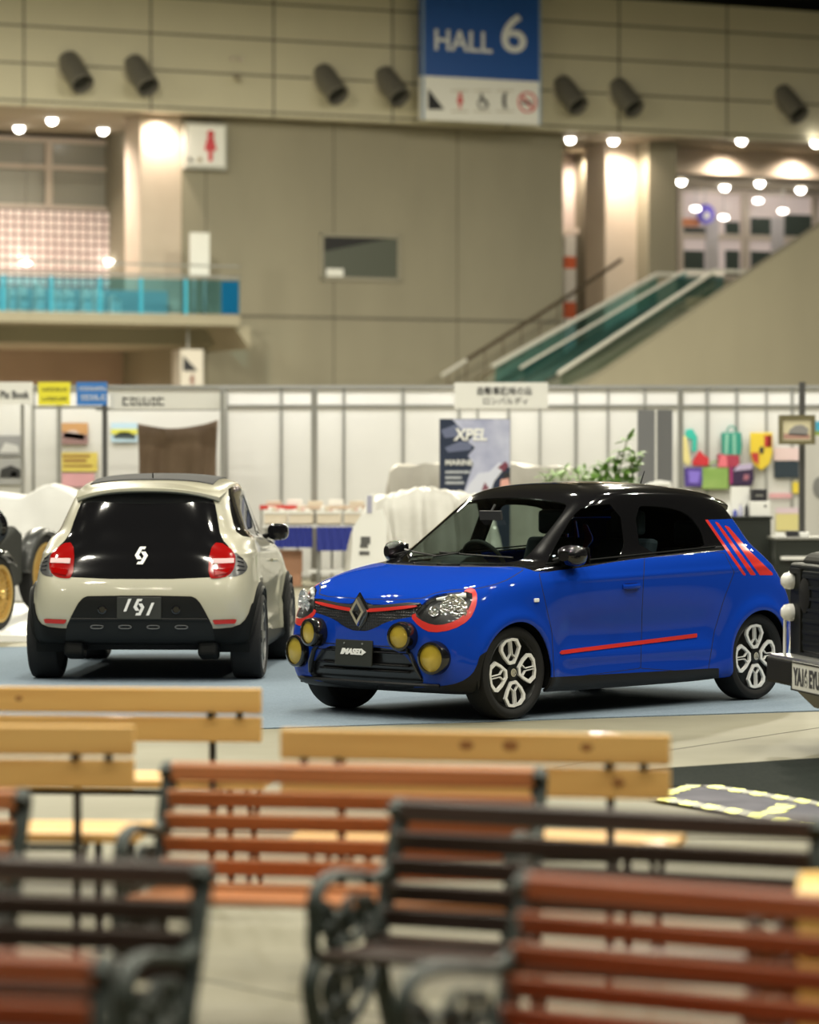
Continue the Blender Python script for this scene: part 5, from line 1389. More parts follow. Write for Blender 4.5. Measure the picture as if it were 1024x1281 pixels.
t, w_, h_ = header(-14, 41, 478, 506, FY, PAPER, 'white header sign with the words Pix Book at top left of the booths'); htext(t, 'Pix Book', .06, -.02, .40, .11, bold=.006)
YEL = mat('sign_yellow', (.85, .78, .04), .5); SBL = mat('header_blue', (.04, .20, .60), .5)
def marks(t, rows, m_, y=-.024):
    """rows of small unreadable strokes"""
    rnd = random.Random(len(rows) * 7 + int(abs(t.location.x) * 10))
    for (x0, x1, z, h) in rows:
        q = M(); x = x0
        while x < x1:
            w_ = rnd.uniform(.5, 1.0) * h
            q.bb(x, x + w_, y, y + .004, z - h / 2, z - h / 2 + h * .2); q.bb(x, x + w_ * .25, y, y + .004, z - h / 2, z + h / 2)
            if rnd.random() > .4: q.bb(x, x + w_, y, y + .004, z + h * .2, z + h * .4)
            if rnd.random() > .5: q.bb(x + w_ * .7, x + w_ * .9, y, y + .004, z - h / 2, z + h * .4)
            x += w_ * 1.25
        q.build('small_print', m_, t)
t, w_, h_ = header(48, 88, 478, 507, FY, YEL, 'yellow header sign with two lines of dark writing on the left booth'); marks(t, [(-.16, .17, .06, .045), (-.16, .15, -.07, .045)], INK)
t, w_, h_ = header(96, 134, 478, 507, FY, SBL, 'blue header sign with two lines of white writing on the left booth'); marks(t, [(-.17, .16, .07, .05), (-.14, .14, -.05, .07)], PAPER)
t, w_, h_ = header(138, 282, 492, 512, 46.2, mat('header_pale', (.76, .76, .73), .5), 'long pale header board with black writing above the brown curtain'); marks(t, [(-.62, -.05, 0, .12)], INK)
q = M(); q.bb(bx(41, FY), bx(134, FY), FY + .045, FY + .08, bz(511, FY), bz(508, FY)); q.bb(bx(41, FY), bx(134, FY), FY + .045, FY + .08, bz(484, FY), bz(481, FY)); tag(q.build('header_rail', POST), 'grey double rail behind the yellow and blue header signs', 'rail')
q = M(); q.bb(bx(134), bx(283), 46.24, 46.28, bz(516), bz(512)); q.bb(bx(134), bx(283), 46.24, 46.28, bz(490), bz(487)); tag(q.build('header_rail', POST), 'grey double rail above the brown curtain', 'rail')
t, w_, h_ = header(568, 685, 478.5, 511, 45.5, PAPER, 'white header sign with two centred lines of Japanese writing'); htext(t, '自動車趣味の店', .05, .06, .74, .115, bold=.003); htext(t, 'ロンバルディ', .06, -.075, .60, .10, bold=.002)
# posters on the left
def poster(u0, u1, v0, v1, Y, base, label, art=None, cat='poster', frame=None, name='poster'):
    t = empty(name, (bx((u0 + u1) / 2, Y), Y, bz((v0 + v1) / 2, Y)), 0, label, cat)
    w_, h_ = bx(u1, Y) - bx(u0, Y), bz(v0, Y) - bz(v1, Y)
    q = M(); q.box((0, 0, 0), (w_, .015, h_)); pn = q.build('sheet', base, t)
    if art:
        for nm, m_, pts in art:
            q = M(); q.prism([(x * w_ / 2, -.0085, z * h_ / 2) for x, z in pts], (0, -.004, 0)); q.build(nm, m_, pn)
    if frame:
        q = M(); f = .05
        q.bb(-w_ / 2 - f, w_ / 2 + f, -.04, .01, h_ / 2, h_ / 2 + f); q.bb(-w_ / 2 - f, w_ / 2 + f, -.04, .01, -h_ / 2 - f, -h_ / 2)
        q.bb(-w_ / 2 - f, -w_ / 2, -.04, .01, -h_ / 2, h_ / 2); q.bb(w_ / 2, w_ / 2 + f, -.04, .01, -h_ / 2, h_ / 2); q.build('picture_frame', frame, t)
    return t
c = lambda n, r, g, b: mat(n, (r, g, b), .6)
poster(75, 110, 529, 556, 47.955, c('dusk_orange', .55, .30, .12), 'poster of a pale car under an orange dusk sky', [('ground', c('dusk_ground', .30, .18, .17), [(-1, -1), (1, -1), (1, -.1), (-1, .2)]), ('car_shape', c('pale_car', .62, .50, .46), [(-.75, -.35), (.7, -.6), (.85, -.2), (.4, .05), (.1, .32), (-.3, .30), (-.7, 0)])])
poster(76, 122, 566, 590, 47.955, c('poster_yellow', .72, .58, .12), 'yellow poster with brown writing on the left booth', [('line_of_print', c('poster_brown', .33, .17, .05), [(-.9, .5), (.6, .5), (.6, .75), (-.9, .75)]), ('line_of_print', c('poster_brown', 0, 0, 0), [(-.85, .0), (.4, .0), (.4, .3), (-.85, .3)]), ('line_of_print', c('poster_brown', 0, 0, 0), [(-.85, -.5), (.7, -.5), (.7, -.3), (-.85, -.3)])])
poster(76, 118, 592, 609, 47.955, c('poster_pink', .80, .42, .45), 'pink poster below the yellow one on the left booth')
poster(139, 172, 529, 553, 47.955, c('poster_sky', .50, .68, .80), 'poster of a dark car below a yellow-green band', [('band', c('poster_lime', .70, .68, .10), [(-1, -.2), (1, -.2), (1, .35), (-1, .35)]), ('car_shape', c('poster_dark', .05, .07, .07), [(-.8, -.6), (.8, -.7), (.9, -.3), (.3, .05), (-.3, .05), (-.8, -.3)])])
poster(-8, 28, 545, 570, 47.955, c('photo_grey', .30, .30, .30), 'upper grey photograph at the far left of the booth', [('shape', c('photo_light', .62, .62, .60), [(-.6, -.7), (.8, -.7), (.7, 0), (-.2, .3)])])
poster(-6, 30, 574, 606, 47.955, c('photo_mid', .38, .38, .37), 'lower black and white photograph of a car at the far left', [('shape', c('photo_black', .03, .03, .03), [(-.7, -.5), (.9, -.5), (.9, .1), (.1, .5), (-.6, .2)]), ('spot', c('photo_light', 0, 0, 0), [(.1, -.4), (.5, -.4), (.5, 0), (.1, 0)])])
# brown curtain
q = M(); n = 44; X0, X1 = bx(172, 46.6), bx(272, 46.6); vs = []; fs = []
for i in range(n + 1):
    t_ = i / n; top = bz(530 - 5 * t_ ** 2 + 7 * math.sin(t_ * PI), 46.6)
    for j in range(13):
        s_ = j / 12; z = top * (1 - s_) + .35 * s_
        y = 46.6 + .05 * math.sin(t_ * 23 + s_ * 3) * (.3 + s_) + .03 * math.sin(t_ * 9 - s_ * 6)
        vs.append((X0 + (X1 - X0) * t_ + .02 * math.sin(s_ * 5 + t_ * 9), y, z))
for i in range(n):
    for j in range(12): a = i * 13 + j; fs.append((a, a + 1, a + 14, a + 13))
q.add(vs, fs); o = q.build('curtain', noise_mat('brown_cloth', (.115, .075, .045), (.14, .095, .06), 3, .85), smooth=True); md = o.modifiers.new('th', 'SOLIDIFY'); md.thickness = .01
tag(o, 'brown cloth curtain hung across the booth opening behind the cream car', 'curtain')

# draped covers
def draped(name, cx, cy, L_, W_, H_, label, m_, prof, rz=0, seed=1, fold=.05):
    rnd = random.Random(seed); ph = [rnd.uniform(0, 6) for _ in range(8)]
    nx, ny = 70, 46; vs = []; fs = []
    def P(t): 
        for (a, h1), (b_, h2) in zip(prof, prof[1:]):
            if t <= b_: k = (t - a) / (b_ - a); k = k * k * (3 - 2 * k); return h1 + (h2 - h1) * k
        return prof[-1][1]
    for i in range(nx + 1):
        for j in range(ny + 1):
            a = -1 + 2 * i / nx; b_ = -1 + 2 * j / ny
            h = P((a + 1) / 2) * H_
            e = max(abs(b_), 0)
            side = 1 - max(0, (e - .62) / .38) ** 1.4
            endf = min(1, (1 - abs(a)) / .10) ** .8
            z = h * min(side, 1) * endf
            z = max(z, 0)
            x = a * L_ / 2; y = b_ * W_ / 2
            w = (1 - min(z / H_, 1))
            f = math.sin(a * 17 + ph[0] + 2 * math.sin(b_ * 3 + ph[1])) * .5 + math.sin(a * 31 + b_ * 7 + ph[2]) * .3 + math.sin(b_ * 14 + a * 5 + ph[3]) * .4
            z2 = z + f * fold * .5 * (1 if z > .05 else 0) * (.4 + .6 * w)
            vs.append((x + f * fold * w * .5, y + f * fold * w * 1.2 * (1 if b_ > 0 else -1), max(z2, .0)))
    for i in range(nx):
        for j in range(ny): k = i * (ny + 1) + j; fs.append((k, k + ny + 1, k + ny + 2, k + 1))
    q = M(); q.add(vs, fs); o = q.build(name, m_, smooth=True, fix=False); o.location = (cx, cy, 0); o.rotation_euler = (0, 0, rz)
    return tag(o, label, 'covered car')
CLW = noise_mat('white_cover', (.62, .62, .60), (.70, .70, .68), 2, .6); CLG = noise_mat('grey_cover', (.34, .32, .28), (.48, .46, .41), 1.2, .45)
carprof = [(0, .45), (.12, .62), (.30, .68), (.45, 1), (.68, .98), (.82, .72), (1, .5)]
draped('covered_car', bx(20, 40), 40.6, 4.0, 2.1, 1.36, 'low car under a white sheet behind the dark roadster', CLW, [(0, .5), (.2, .8), (.38, .95), (.5, .90), (.6, 1), (.75, .82), (1, .6)], seed=2, fold=.07)
draped('covered_car', bx(530, 38.0), 38.0, 1.8, 2.4, 1.33, 'near car under a pale translucent cover left of the dark banner', noise_mat('pale_cover', (.36, .35, .31), (.58, .57, .53), 1.6, .4), [(0, .6), (.2, .93), (.5, 1), (.8, .95), (1, .6)], seed=3, fold=.16)
draped('covered_car', bx(613, 44.0), 45.6, 3.0, 1.5, 1.62, 'taller vehicle under a grey cover behind the dark banner', CLG, [(0, .85), (.1, .98), (.5, 1), (.86, .96), (1, .8)], seed=5, fold=.12)
# standee
t = empty('display_stand', (bx(463, 36), 36, 0), 0, 'white bottle-shaped display stand with small print left of the blue car', 'display stand')
z = lambda v: bz(v, 36); x = lambda u: bx(u, 36) - bx(463, 36)
q = M(); pts = [(436, 735), (440, 690), (441, 660), (449, 648), (457, 640), (458, 620), (468, 617), (469, 640), (478, 636), (484, 652), (483, 700), (484, 735)]
q.prism([(x(u), 0, max(z(v), .02)) for u, v in pts], (0, .04, 0)); q.build('board', PAPER, t)
q = M(); q.bb(x(440), x(482), -.02, .35, 0, .04); q.build('foot', PAPER, t)
for v, h, u0, u1 in ((676, .04, 451, 463), (683, .02, 450, 460), (692, .02, 449, 462)):
    q = M(); q.bb(x(u0), x(u1), -.006, 0, z(v) - h, z(v) + h); q.build('print_line', mat('print_grey', (.10, .10, .10), .5), t)
q = M(); q.bb(x(459), x(465), -.006, 0, z(642), z(620)); q.build('label_strip', mat('print_lilac', (.40, .40, .52), .5), t)
# long table of crates between the cars
t = empty('stall_table', (bx(395, 44), 44, 0), 0, 'long stall table with a blue cloth between the two hatchbacks', 'table')
x = lambda u: bx(u, 44) - bx(395, 44); z = lambda v: bz(v, 44)
q = M(); q.bb(x(328), x(470), 0, .6, z(660), z(657)); q.build('tabletop', PAPER, t)
for u in (332, 398, 466):
    for y in (.05, .55):
        q = M(); q.bb(x(u) - .02, x(u) + .02, y - .02, y + .02, 0, z(660)); q.build('leg', POST, t)
CB = mat('blue_cloth', (.03, .045, .30), .7)
for a, b_ in ((343, 391), (396, 462)):
    q = M(); n = 20; X0, X1 = x(a), x(b_); vs = [(X0 + (X1 - X0) * i / n, -.03 + .02 * math.sin(i * 2.1 + zz * 2), (z(659), z(689 if a > 390 else 685))[zz]) for zz in (0, 1) for i in range(n + 1)]
    q.add(vs, [(i, i + 1, n + 2 + i, n + 1 + i) for i in range(n)]); o = q.build('cloth_skirt', CB, t); md = o.modifiers.new('th', 'SOLIDIFY'); md.thickness = .01
q = M(); q.bb(x(385), x(468), .05, .5, z(717), z(713)); q.build('lower_shelf', PAPER, t)
CR = noise_mat('cream_crate', (.66, .58, .46), (.72, .64, .52), 2, .6)
lab = ['cream crate at the left end of the stall table', 'cream crate left of the tall post on the stall table', 'cream crate right of the tall post on the stall table', 'cream crate at the right end of the stall table']
for k, (a, b_) in enumerate(((330, 358), (361, 390), (396, 426), (430, 456))):
    c_ = empty('crate', (bx((a + b_) / 2, 44), 44.25, z(657)), 0, lab[k], 'crate', 'cream crates on the stall table')
    w_ = bx(b_, 44) - bx(a, 44); h_ = z(640) - z(657)
    q = M(); q.bb(-w_ / 2, w_ / 2, -.2, .2, 0, .02); q.bb(-w_ / 2, w_ / 2, -.2, -.18, 0, h_); q.bb(-w_ / 2, w_ / 2, .18, .2, 0, h_); q.bb(-w_ / 2, -w_ / 2 + .02, -.18, .18, 0, h_); q.bb(w_ / 2 - .02, w_ / 2, -.18, .18, 0, h_); q.build('box', CR, c_)
    q = M(); q.bb(-w_ / 2 - .01, w_ / 2 + .01, -.215, -.2, h_ - .03, h_); q.build('rim', PAPER, c_)
    rnd = random.Random(k)
    for j in range(4):
        q = M(); xx = -w_ / 2 + .05 + j * (w_ - .1) / 4; q.bb(xx, xx + .05, -.14, .12, .02, h_ + rnd.uniform(.02, .07)); q.build('packet', [PAPER, CR, mat('packet_pink', (.7, .5, .45), .6)][j % 3], c_)
for k, (a, b_, v0, v1) in enumerate(((326, 372, 634, 639), )):
    t = empty('shelf_rack', (bx(395, 44.6), 44.9, 0), 0, 'low rack with a red-edged upper shelf behind the stall table', 'rack')
    xx = lambda u: bx(u, 44.9) - bx(395, 44.6)
    q = M(); q.bb(xx(325), xx(372), -.1, .3, bz(637, 44.9), bz(632, 44.9)); q.build('red_shelf', RED, t)
    q = M(); q.bb(xx(372), xx(462), -.1, .3, bz(637, 44.9), bz(633, 44.9)); q.build('pale_shelf', mat('tan_shelf', (.55, .42, .32), .6), t)
    for u in (327, 372, 415, 460):
        q = M(); q.bb(xx(u) - .015, xx(u) + .015, -.05, -.02, 0, bz(637, 44.9)); q.build('upright', POST, t)
    for j in range(5):
        q = M(); u = 333 + j * 26; q.bb(xx(u), xx(u + 18), 0, .2, bz(632.5, 44.9), bz(627 - (j % 2) * 2, 44.9)); q.build('folded_goods', PAPER if j % 2 else CR, t)
tb = empty('carton', (bx(358, 44.3), 44.3, 0), 0, 'orange-brown carton under the stall table', 'box')
q = M(); q.box((0, 0, .33), (.42, .3, .28)); q.bb(-.2, .2, -.14, .14, 0, .19); q.build('box', mat('brown_carton', (.42, .22, .13), .7), tb)
# banner
t = empty('banner_stand', (bx(594, 40), 40, 0), 0, 'dark blue banner lettered XPEL MARINE behind the blue car roof', 'banner')
x = lambda u: bx(u, 40) - bx(594, 40); z = lambda v: bz(v, 40)
BN_ = noise_mat('banner_print', (.045, .06, .12), (.50, .52, .68), .9, .4, detail=5)
nt = BN_.node_tree
q = M(); q.bb(x(549.5), x(638), 0, .02, .10, z(524)); bd = q.build('print_panel', mat('banner_navy', (.018, .028, .06), .4), t)
LI = noise_mat('banner_lilac', (.36, .38, .55), (.55, .57, .72), 3, .4); LT = mat('banner_pale', (.66, .68, .80), .4); MID = mat('banner_mid', (.14, .16, .26), .4)
def bp(pts, m_, nm='printed_shape', y=-.003):
    q = M(); q.prism([(x(u), y, z(v)) for u, v in pts], (0, y, 0)); q.build(nm, m_, bd)
bp([(565, 524.5), (637.5, 524.5), (637.5, 585), (628, 582), (610, 610), (600, 625), (577, 625), (585, 600), (592, 580), (585, 570), (594, 560), (585, 552), (592, 545), (578, 538)], LI)
bp([(551, 538), (572, 530), (590, 536), (585, 545), (556, 548)], MID, y=-.002)
bp([(556, 560), (575, 552), (592, 553), (588, 563), (560, 566)], MID, y=-.002)
bp([(577, 625), (587, 605), (598, 592), (612, 590), (624, 578), (632, 584), (618, 602), (610, 625)], LT, y=-.005)
bp([(622, 585), (632, 577), (636, 582), (630, 590)], mat('banner_maroon', (.20, .05, .08), .5), y=-.006)
bp([(626, 600), (636, 598), (638, 612), (625, 612)], mat('skin_print', (.75, .40, .34), .5), y=-.006); bp([(630, 592), (637, 591), (638, 597), (629, 598)], INK, y=-.007)
bp([(606, 603), (612, 612), (602, 614)], mat('banner_maroon', 0 and (0, 0, 0) or (.2, .05, .08), .5), y=-.006)
text_mesh('lettering', 'XPEL', 1, PAPER, bd, face_mtx((x(588), -.012, z(543.5)), (1, 0, 0)), .004, .15, .03, fit=(x(608) - x(566), z(536) - z(551)))
text_mesh('lettering', 'MARINE', 1, PAPER, bd, face_mtx((x(574), -.012, z(578.5)), (1, 0, 0)), .004, 0, .02, fit=(x(591) - x(557), z(575) - z(582)))
for v, u1 in ((590.5, 587), (597.5, 577), (604, 580)):
    q = M(); uu = 557; rnd = random.Random(int(v))
    while uu < u1: wd = rnd.uniform(2, 4); q.bb(x(uu), x(min(uu + wd, u1)), -.01, -.006, z(v + 1.6), z(v - 1.6)); uu += wd + .8
    q.build('small_print', mat('print_silver', (.55, .58, .62), .5), bd)
q = M(); q.bb(x(549.5), x(638), -.12, .12, 0, .10); q.build('base', STEEL, t)
q = M(); q.tube([(0, .06, .1), (0, .04, z(526))], .015, 6); q.build('support_pole', STEEL, t)
# folding grey screen
t = empty('folding_screen', (bx(820, 44), 44, 0), 0, 'tall grey two-panel folding screen behind the blue car', 'screen')
x = lambda u: bx(u, 44) - bx(820, 44)
GR = mat('screen_grey', (.20, .205, .22), .5)
for a, b_, ya, yb in ((798, 820, .15, 0), (820, 842, 0, .15)):
    q = M(); q.prism([(x(a), ya, .05), (x(b_), yb, .05), (x(b_), yb + .03, .05), (x(a), ya + .03, .05)], (0, 0, bz(512.5, 44) - .05)); q.build('panel', GR, t)
q = M(); q.bb(-.012, .012, -.02, .02, .05, bz(512, 44)); q.build('hinge_strip', WHITE, t)
q = M(); q.bb(x(799), x(805), .0, .3, 0, .05); q.bb(x(836), x(841), .0, .3, 0, .05); q.build('foot', STEEL, t)
# plants
LEAF = noise_mat('leaf_green', (.10, .22, .035), (.20, .36, .07), 3, .5); LEAF2 = noise_mat('leaf_light', (.22, .40, .12), (.36, .52, .22), 3, .5)
def leaf(q, p, d, L_, w_, droop=.3):
    d = d.normalized(); s_ = d.cross(Vector((0, 0, 1)));
    if s_.length < .1: s_ = Vector((1, 0, 0))
    s_.normalize(); u_ = s_.cross(d)
    P = [p]; 
    a = p + d * L_ * .35 + s_ * w_ / 2; b_ = p + d * L_ * .35 - s_ * w_ / 2; c_ = p + d * L_ * .7 + s_ * w_ * .4 - Vector((0, 0, droop * L_ * .2)); e = p + d * L_ * .7 - s_ * w_ * .4 - Vector((0, 0, droop * L_ * .2)); tip = p + d * L_ - Vector((0, 0, droop * L_ * .5)); m1 = p + d * L_ * .35 + u_ * w_ * .12; m2 = p + d * L_ * .7 + u_ * w_ * .1 - Vector((0, 0, droop * L_ * .2))
    q.add([p, a, b_, c_, e, tip, m1, m2], [(0, 6, 1), (0, 2, 6), (1, 6, 7, 3), (6, 2, 4, 7), (3, 7, 5), (7, 4, 5)])
def potted(u, Y, label, stems, pot_h, m_, seed, leafL, leafW, dens, name='potted_plant'):
    t = empty(name, (bx(u, Y), Y, 0), 0, label, 'plant')
    q = M(); q.lathe([(.13, 0), (.18, pot_h), (.165, pot_h), (.16, pot_h - .04), (0, pot_h - .04)], 24); q.build('pot', mat('grey_pot', (.25, .25, .24), .6), t, smooth=True)
    rnd = random.Random(seed); q = M(); s_ = M()
    for (x1, y1, z1, z_) in stems:
        A = Vector((rnd.uniform(-.05, .05), rnd.uniform(-.05, .05), pot_h - .05)); B = Vector((x1, y1, z1)); Cc = A.lerp(B, .5) + Vector((-x1 * .25, 0, .1))
        pts = [A * (1 - k) ** 2 + Cc * 2 * k * (1 - k) + B * k * k for k in np.linspace(0, 1, 12)]
        s_.tube(pts, .008, 5)
        for k in range(3, 12):
            if pts[k].z < z_: continue
            for _ in range(dens):
                d = Vector((rnd.uniform(-1, 1), rnd.uniform(-1, 1), rnd.uniform(-.2, .8)))
                leaf(q, pts[k], d, leafL * rnd.uniform(.7, 1.2), leafW, rnd.uniform(.1, .6))
    s_.build('stems', mat('stem_brown', (.12, .14, .05), .7), t); q.build('leaves', m_, t, fix=False)
    return t
zt = bz(548, 38)
potted(760, 38, 'tall leafy plant with arching stems behind the blue car roof', [(.22, .05, 1.88, 1.15), (.30, -.1, 1.72, 1.2), (.12, .1, 1.70, 1.1), (-.02, .0, 1.62, 1.1), (-.10, .1, 1.50, 1.1), (-.17, -.1, 1.42, 1.1), (.33, .1, 1.58, 1.2)], .5, LEAF, 4, .17, .075, 6)
potted(697, 38.2, 'low bushy plant left of the taller one behind the blue car', [(-.14, .0, 1.48, 1.0), (-.05, .1, 1.52, 1.0), (.06, -.05, 1.54, 1.0), (.14, .1, 1.46, 1.0)], .5, LEAF2, 6, .17, .03, 8)
potted(729, 38.9, 'small pale green plant between the two taller plants', [(-.06, .0, 1.50, 1.0), (.03, .1, 1.54, 1.0), (.10, -.05, 1.48, 1.0)], .5, LEAF2, 9, .16, .035, 8)
# cloth-wrapped white object above the car roof
t = empty('rolled_sheet', (bx(818, 41), 41, 0), 0, 'crumpled white sheet on a stand just above the blue car roof', 'sheet')
q = M(); q.tube([(-.22, 0, 1.24), (-.05, 0, 1.33), (.08, .02, 1.37), (.18, 0, 1.36), (.2, 0, 1.28)], [.03, .06, .05, .045, .03], 8); q.build('cloth', PAPER, t, smooth=True)
q = M(); q.tube([(0, 0, 0), (0, 0, 1.32)], .02, 6); q.lathe([(.18, 0), (.18, .02), (0, .03)], 16); q.build('stand', STEEL, t)

# ------------------------------------------------------------------ merchandise wall at right
WY = 47.98
def goods(u0, u1, v0, v1, name, label, cat, m_, shape='bag', group=None, Y=WY - .13, extra=None, handle=True):
    t = empty(name, (bx((u0 + u1) / 2, Y), Y, bz((v0 + v1) / 2, Y)), 0, label, cat, group)
    w_, h_ = bx(u1, Y) - bx(u0, Y), bz(v0, Y) - bz(v1, Y)
    q = M(); n = 10
    if shape == 'bag':
        q.prism([(-w_ * .46, 0, -h_ / 2), (w_ * .42, 0, -h_ / 2), (w_ * .5, 0, -h_ * .1), (w_ * .46, 0, h_ / 2), (-w_ * .5, 0, h_ / 2), (-w_ * .48, 0, 0)], (0, .1, 0))
    else:
        q.prism([(a * w_ / 2, 0, b_ * h_ / 2) for a, b_ in shape], (0, .06, 0))
    bd = q.build('body', m_, t, bevel=.015)
    if handle:
        q = M(); q.tube([(w_ * .22 * math.cos(a), .05, h_ / 2 + h_ * .28 * math.sin(a)) for a in np.linspace(0, PI, 11)], .012, 6); q.build('handle', m_, t, smooth=True)
    for nm, mm, pts in (extra or []):
        q = M(); q.prism([(a * w_ / 2, -.004, b_ * h_ / 2) for a, b_ in pts], (0, -.006, 0)); q.build(nm, mm, bd)
    return t
GT = mat('teal_bag', (.03, .30, .22), .6); G2 = mat('teal_light', (.25, .55, .42), .6)
goods(902, 928, 541, 570, 'tote_bag', 'green teal tote bag hanging on the white display wall', 'bag', GT, extra=[('stripe', G2, [(-.7, -.9), (-.4, -.9), (-.3, .9), (-.65, .9)]), ('stripe', G2, [(.1, -.9), (.4, -.9), (.35, .9), (.05, .9)])])
goods(856, 872, 536, 566, 'tote_bag', 'turquoise bag hanging at the left of the display wall', 'bag', mat('turquoise', (.04, .50, .40), .6), [(-.8, .9), (.2, 1), (1, .3), (.9, -.9), (.1, -1), (.2, 0), (-1, .3)], handle=False)
goods(853, 864, 544, 583, 'fabric_roll', 'cream and yellow cloth hanging left of the turquoise bag', 'cloth', mat('cream_yellow', (.80, .70, .30), .6), [(-1, 1), (0, .9), (1, -.8), (.4, -1), (-1, -.7)], handle=False, Y=WY - .2)
goods(865, 887, 563, 583, 'shoulder_bag', 'bright red bag hanging below the turquoise bag', 'bag', mat('bag_red', (.62, .03, .04), .6), [(-1, -.6), (-.6, .2), (-.1, 1), (.4, .4), (1, -.1), (.9, -1), (-.8, -1)], handle=False)
goods(897, 925, 568, 585, 'shoulder_bag', 'rose and dark red bag hanging below the green teal tote bag', 'bag', mat('bag_rose', (.42, .04, .08), .6), handle=False, extra=[('panel', mat('rose_panel', (.80, .18, .22), .6), [(-1, -.9), (-.1, -.9), (-.2, .8), (-.7, .9)])])
goods(856, 879, 585, 609, 'tote_bag', 'violet bag hanging at the lower left of the display wall', 'bag', mat('bag_violet', (.09, .05, .32), .6), handle=False, extra=[('panel', mat('violet_panel', (.26, .18, .70), .6), [(-.5, -.6), (.5, -.6), (.7, .6), (-.6, .7)])])
goods(878, 911, 585, 612, 'tote_bag', 'olive green flat bag hanging beside the violet bag', 'bag', noise_mat('olive_green', (.22, .38, .08), (.32, .48, .13), 3, .6), [(-1, -1), (1, -1), (1, 1), (-1, 1)], handle=True)
goods(912, 943, 583, 608, 'tote_bag', 'dark plum bag with a lilac top on the display wall', 'bag', mat('bag_plum', (.035, .015, .06), .6), handle=False, extra=[('lilac_top', mat('lilac_top', (.52, .44, .62), .6), [(-.7, .5), (.8, .7), (.9, 1.3), (-.3, 1.1)]), ('magenta_edge', mat('magenta_edge', (.35, .03, .16), .6), [(-1, -.8), (-.75, -.8), (-.75, .9), (-1, .9)]), ('badge', mat('badge_rose', (.4, .15, .2), .6), [(.1, -.4), (.5, -.4), (.6, .1), (.2, .2)])])
SY = mat('shield_yellow', (.78, .58, .04), .5); SRD = mat('shield_red', (.50, .04, .03), .5)
goods(938, 966, 541, 589, 'wall_shield', 'yellow and red heraldic shield hanging on the display wall', 'shield', SY, [(-1, 1), (1, 1), (1, -.1), (.75, -.65), (0, -1), (-.75, -.65), (-1, -.1)], handle=False,
      extra=[('red_quarter', SRD, [(.25, .25), (.9, .25), (.9, .85), (.25, .85)]), ('black_bar', INK, [(.6, .25), (.8, .25), (.8, .85), (.6, .85)]), ('red_quarter', SRD, [(-.9, -.05), (-.25, -.05), (-.25, -.7), (-.7, -.5), (-.9, -.2)]), ('black_crest', INK, [(-.15, -.1), (.15, -.1), (.22, .15), (0, .3), (-.2, .15)])])
poster(978, 1014, 524, 551, 42.0, mat('picture_cream', (.70, .64, .44), .5), 'framed picture of a grey car on cream ground behind the dark post', [('car_shape', mat('picture_grey', (.28, .27, .27), .5), [(-.6, -.5), (.75, -.6), (.8, .1), (.4, .45), (-.1, .4), (-.5, 0)]), ('ground_band', mat('picture_pink', (.52, .30, .25), .5), [(-.9, -.85), (.9, -.85), (.9, -.45), (-.9, -.35)])], 'picture', mat('olive_frame', (.16, .14, .07), .5), 'framed_picture')
poster(968, 1002, 560, 576, WY - .035, mat('poster_rose', (.78, .60, .58), .5), 'pale rose printed sheet above the black one on the display wall')
poster(968, 1001, 577, 598, WY - .035, mat('poster_navy', (.015, .03, .045), .5), 'black landscape poster on the display wall')
poster(991, 1003, 603, 617, WY - .035, mat('poster_gold', (.80, .62, .05), .5), 'small yellow card left of the right-hand dark post')
poster(962, 990, 617, 623, WY - .035, mat('poster_crimson', (.75, .40, .42), .5), 'narrow strip of red writing on the display wall')
poster(970, 1004, 640, 664, WY - .035, mat('poster_sand', (.74, .66, .28), .5), 'sand yellow poster low on the display wall', [('head_band', mat('poster_rose2', (.75, .6, .65), .5), [(-1, .8), (1, .8), (1, 1.4), (-1, 1.4)])])
poster(1003, 1030, 527, 545, 45, mat('poster_teal', (.05, .35, .55), .5), 'blue and green picture at the right edge above the pale board', [('grass', mat('poster_grass', (.25, .35, .08), .5), [(-1, -1), (1, -1), (1, -.4), (-1, -.2)])])
t = empty('display_board', (bx(1030, 44), 44.2, 0), 0, 'pale grey upright board at the right edge behind the off-road vehicle', 'board')
q = M(); q.bb(bx(1004, 44) - bx(1030, 44), 1.2, 0, .04, .1, bz(546, 44)); q.build('panel', mat('pale_board', (.62, .61, .58), .5), t)
q = M(); q.bb(-.2, -.1, -.2, .2, 0, .1); q.bb(.8, .9, -.2, .2, 0, .1); q.build('foot', STEEL, t)
q = M(); q.lathe([(.09, 0), (.09, .01), (0, .012)], 20, Matrix.Translation((-.03, -.002, bz(610, 44))) @ Matrix.Rotation(PI / 2, 4, 'X') @ Matrix.Diagonal((1, 1.6, 1, 1))); q.build('logo_disc', mat('disc_grey', (.25, .25, .25), .4), t)
# counters
def counter(u0, u1, vtop, Y, dep, m_, label, top=None):
    t = empty('counter', (bx((u0 + u1) / 2, Y), Y, 0), 0, label, 'counter')
    w_ = bx(u1, Y) - bx(u0, Y); h_ = bz(vtop, Y)
    q = M(); q.bb(-w_ / 2, w_ / 2, 0, dep, .05, h_ - .03); q.build('cabinet', m_, t, bevel=.008)
    q = M(); q.bb(-w_ / 2 + .03, w_ / 2 - .03, .03, dep - .03, 0, .05); q.build('plinth', INK, t)
    q = M(); q.bb(-w_ / 2 - .02, w_ / 2 + .02, -.02, dep + .02, h_ - .03, h_); q.build('worktop', top or m_, t, bevel=.005)
    return t, h_
BC = mat('cabinet_black', (.018, .022, .018), .4)
t, hc = counter(895, 964, 646, 38.3, .6, BC, 'black counter cabinet behind the tail of the blue car')
q = M(); q.bb(bx(925, 38) - bx(930, 38), bx(928, 38) - bx(930, 38) + .12, -.008, 0, bz(698, 38), bz(691, 38)); q.build('paper_tag', PAPER, t)
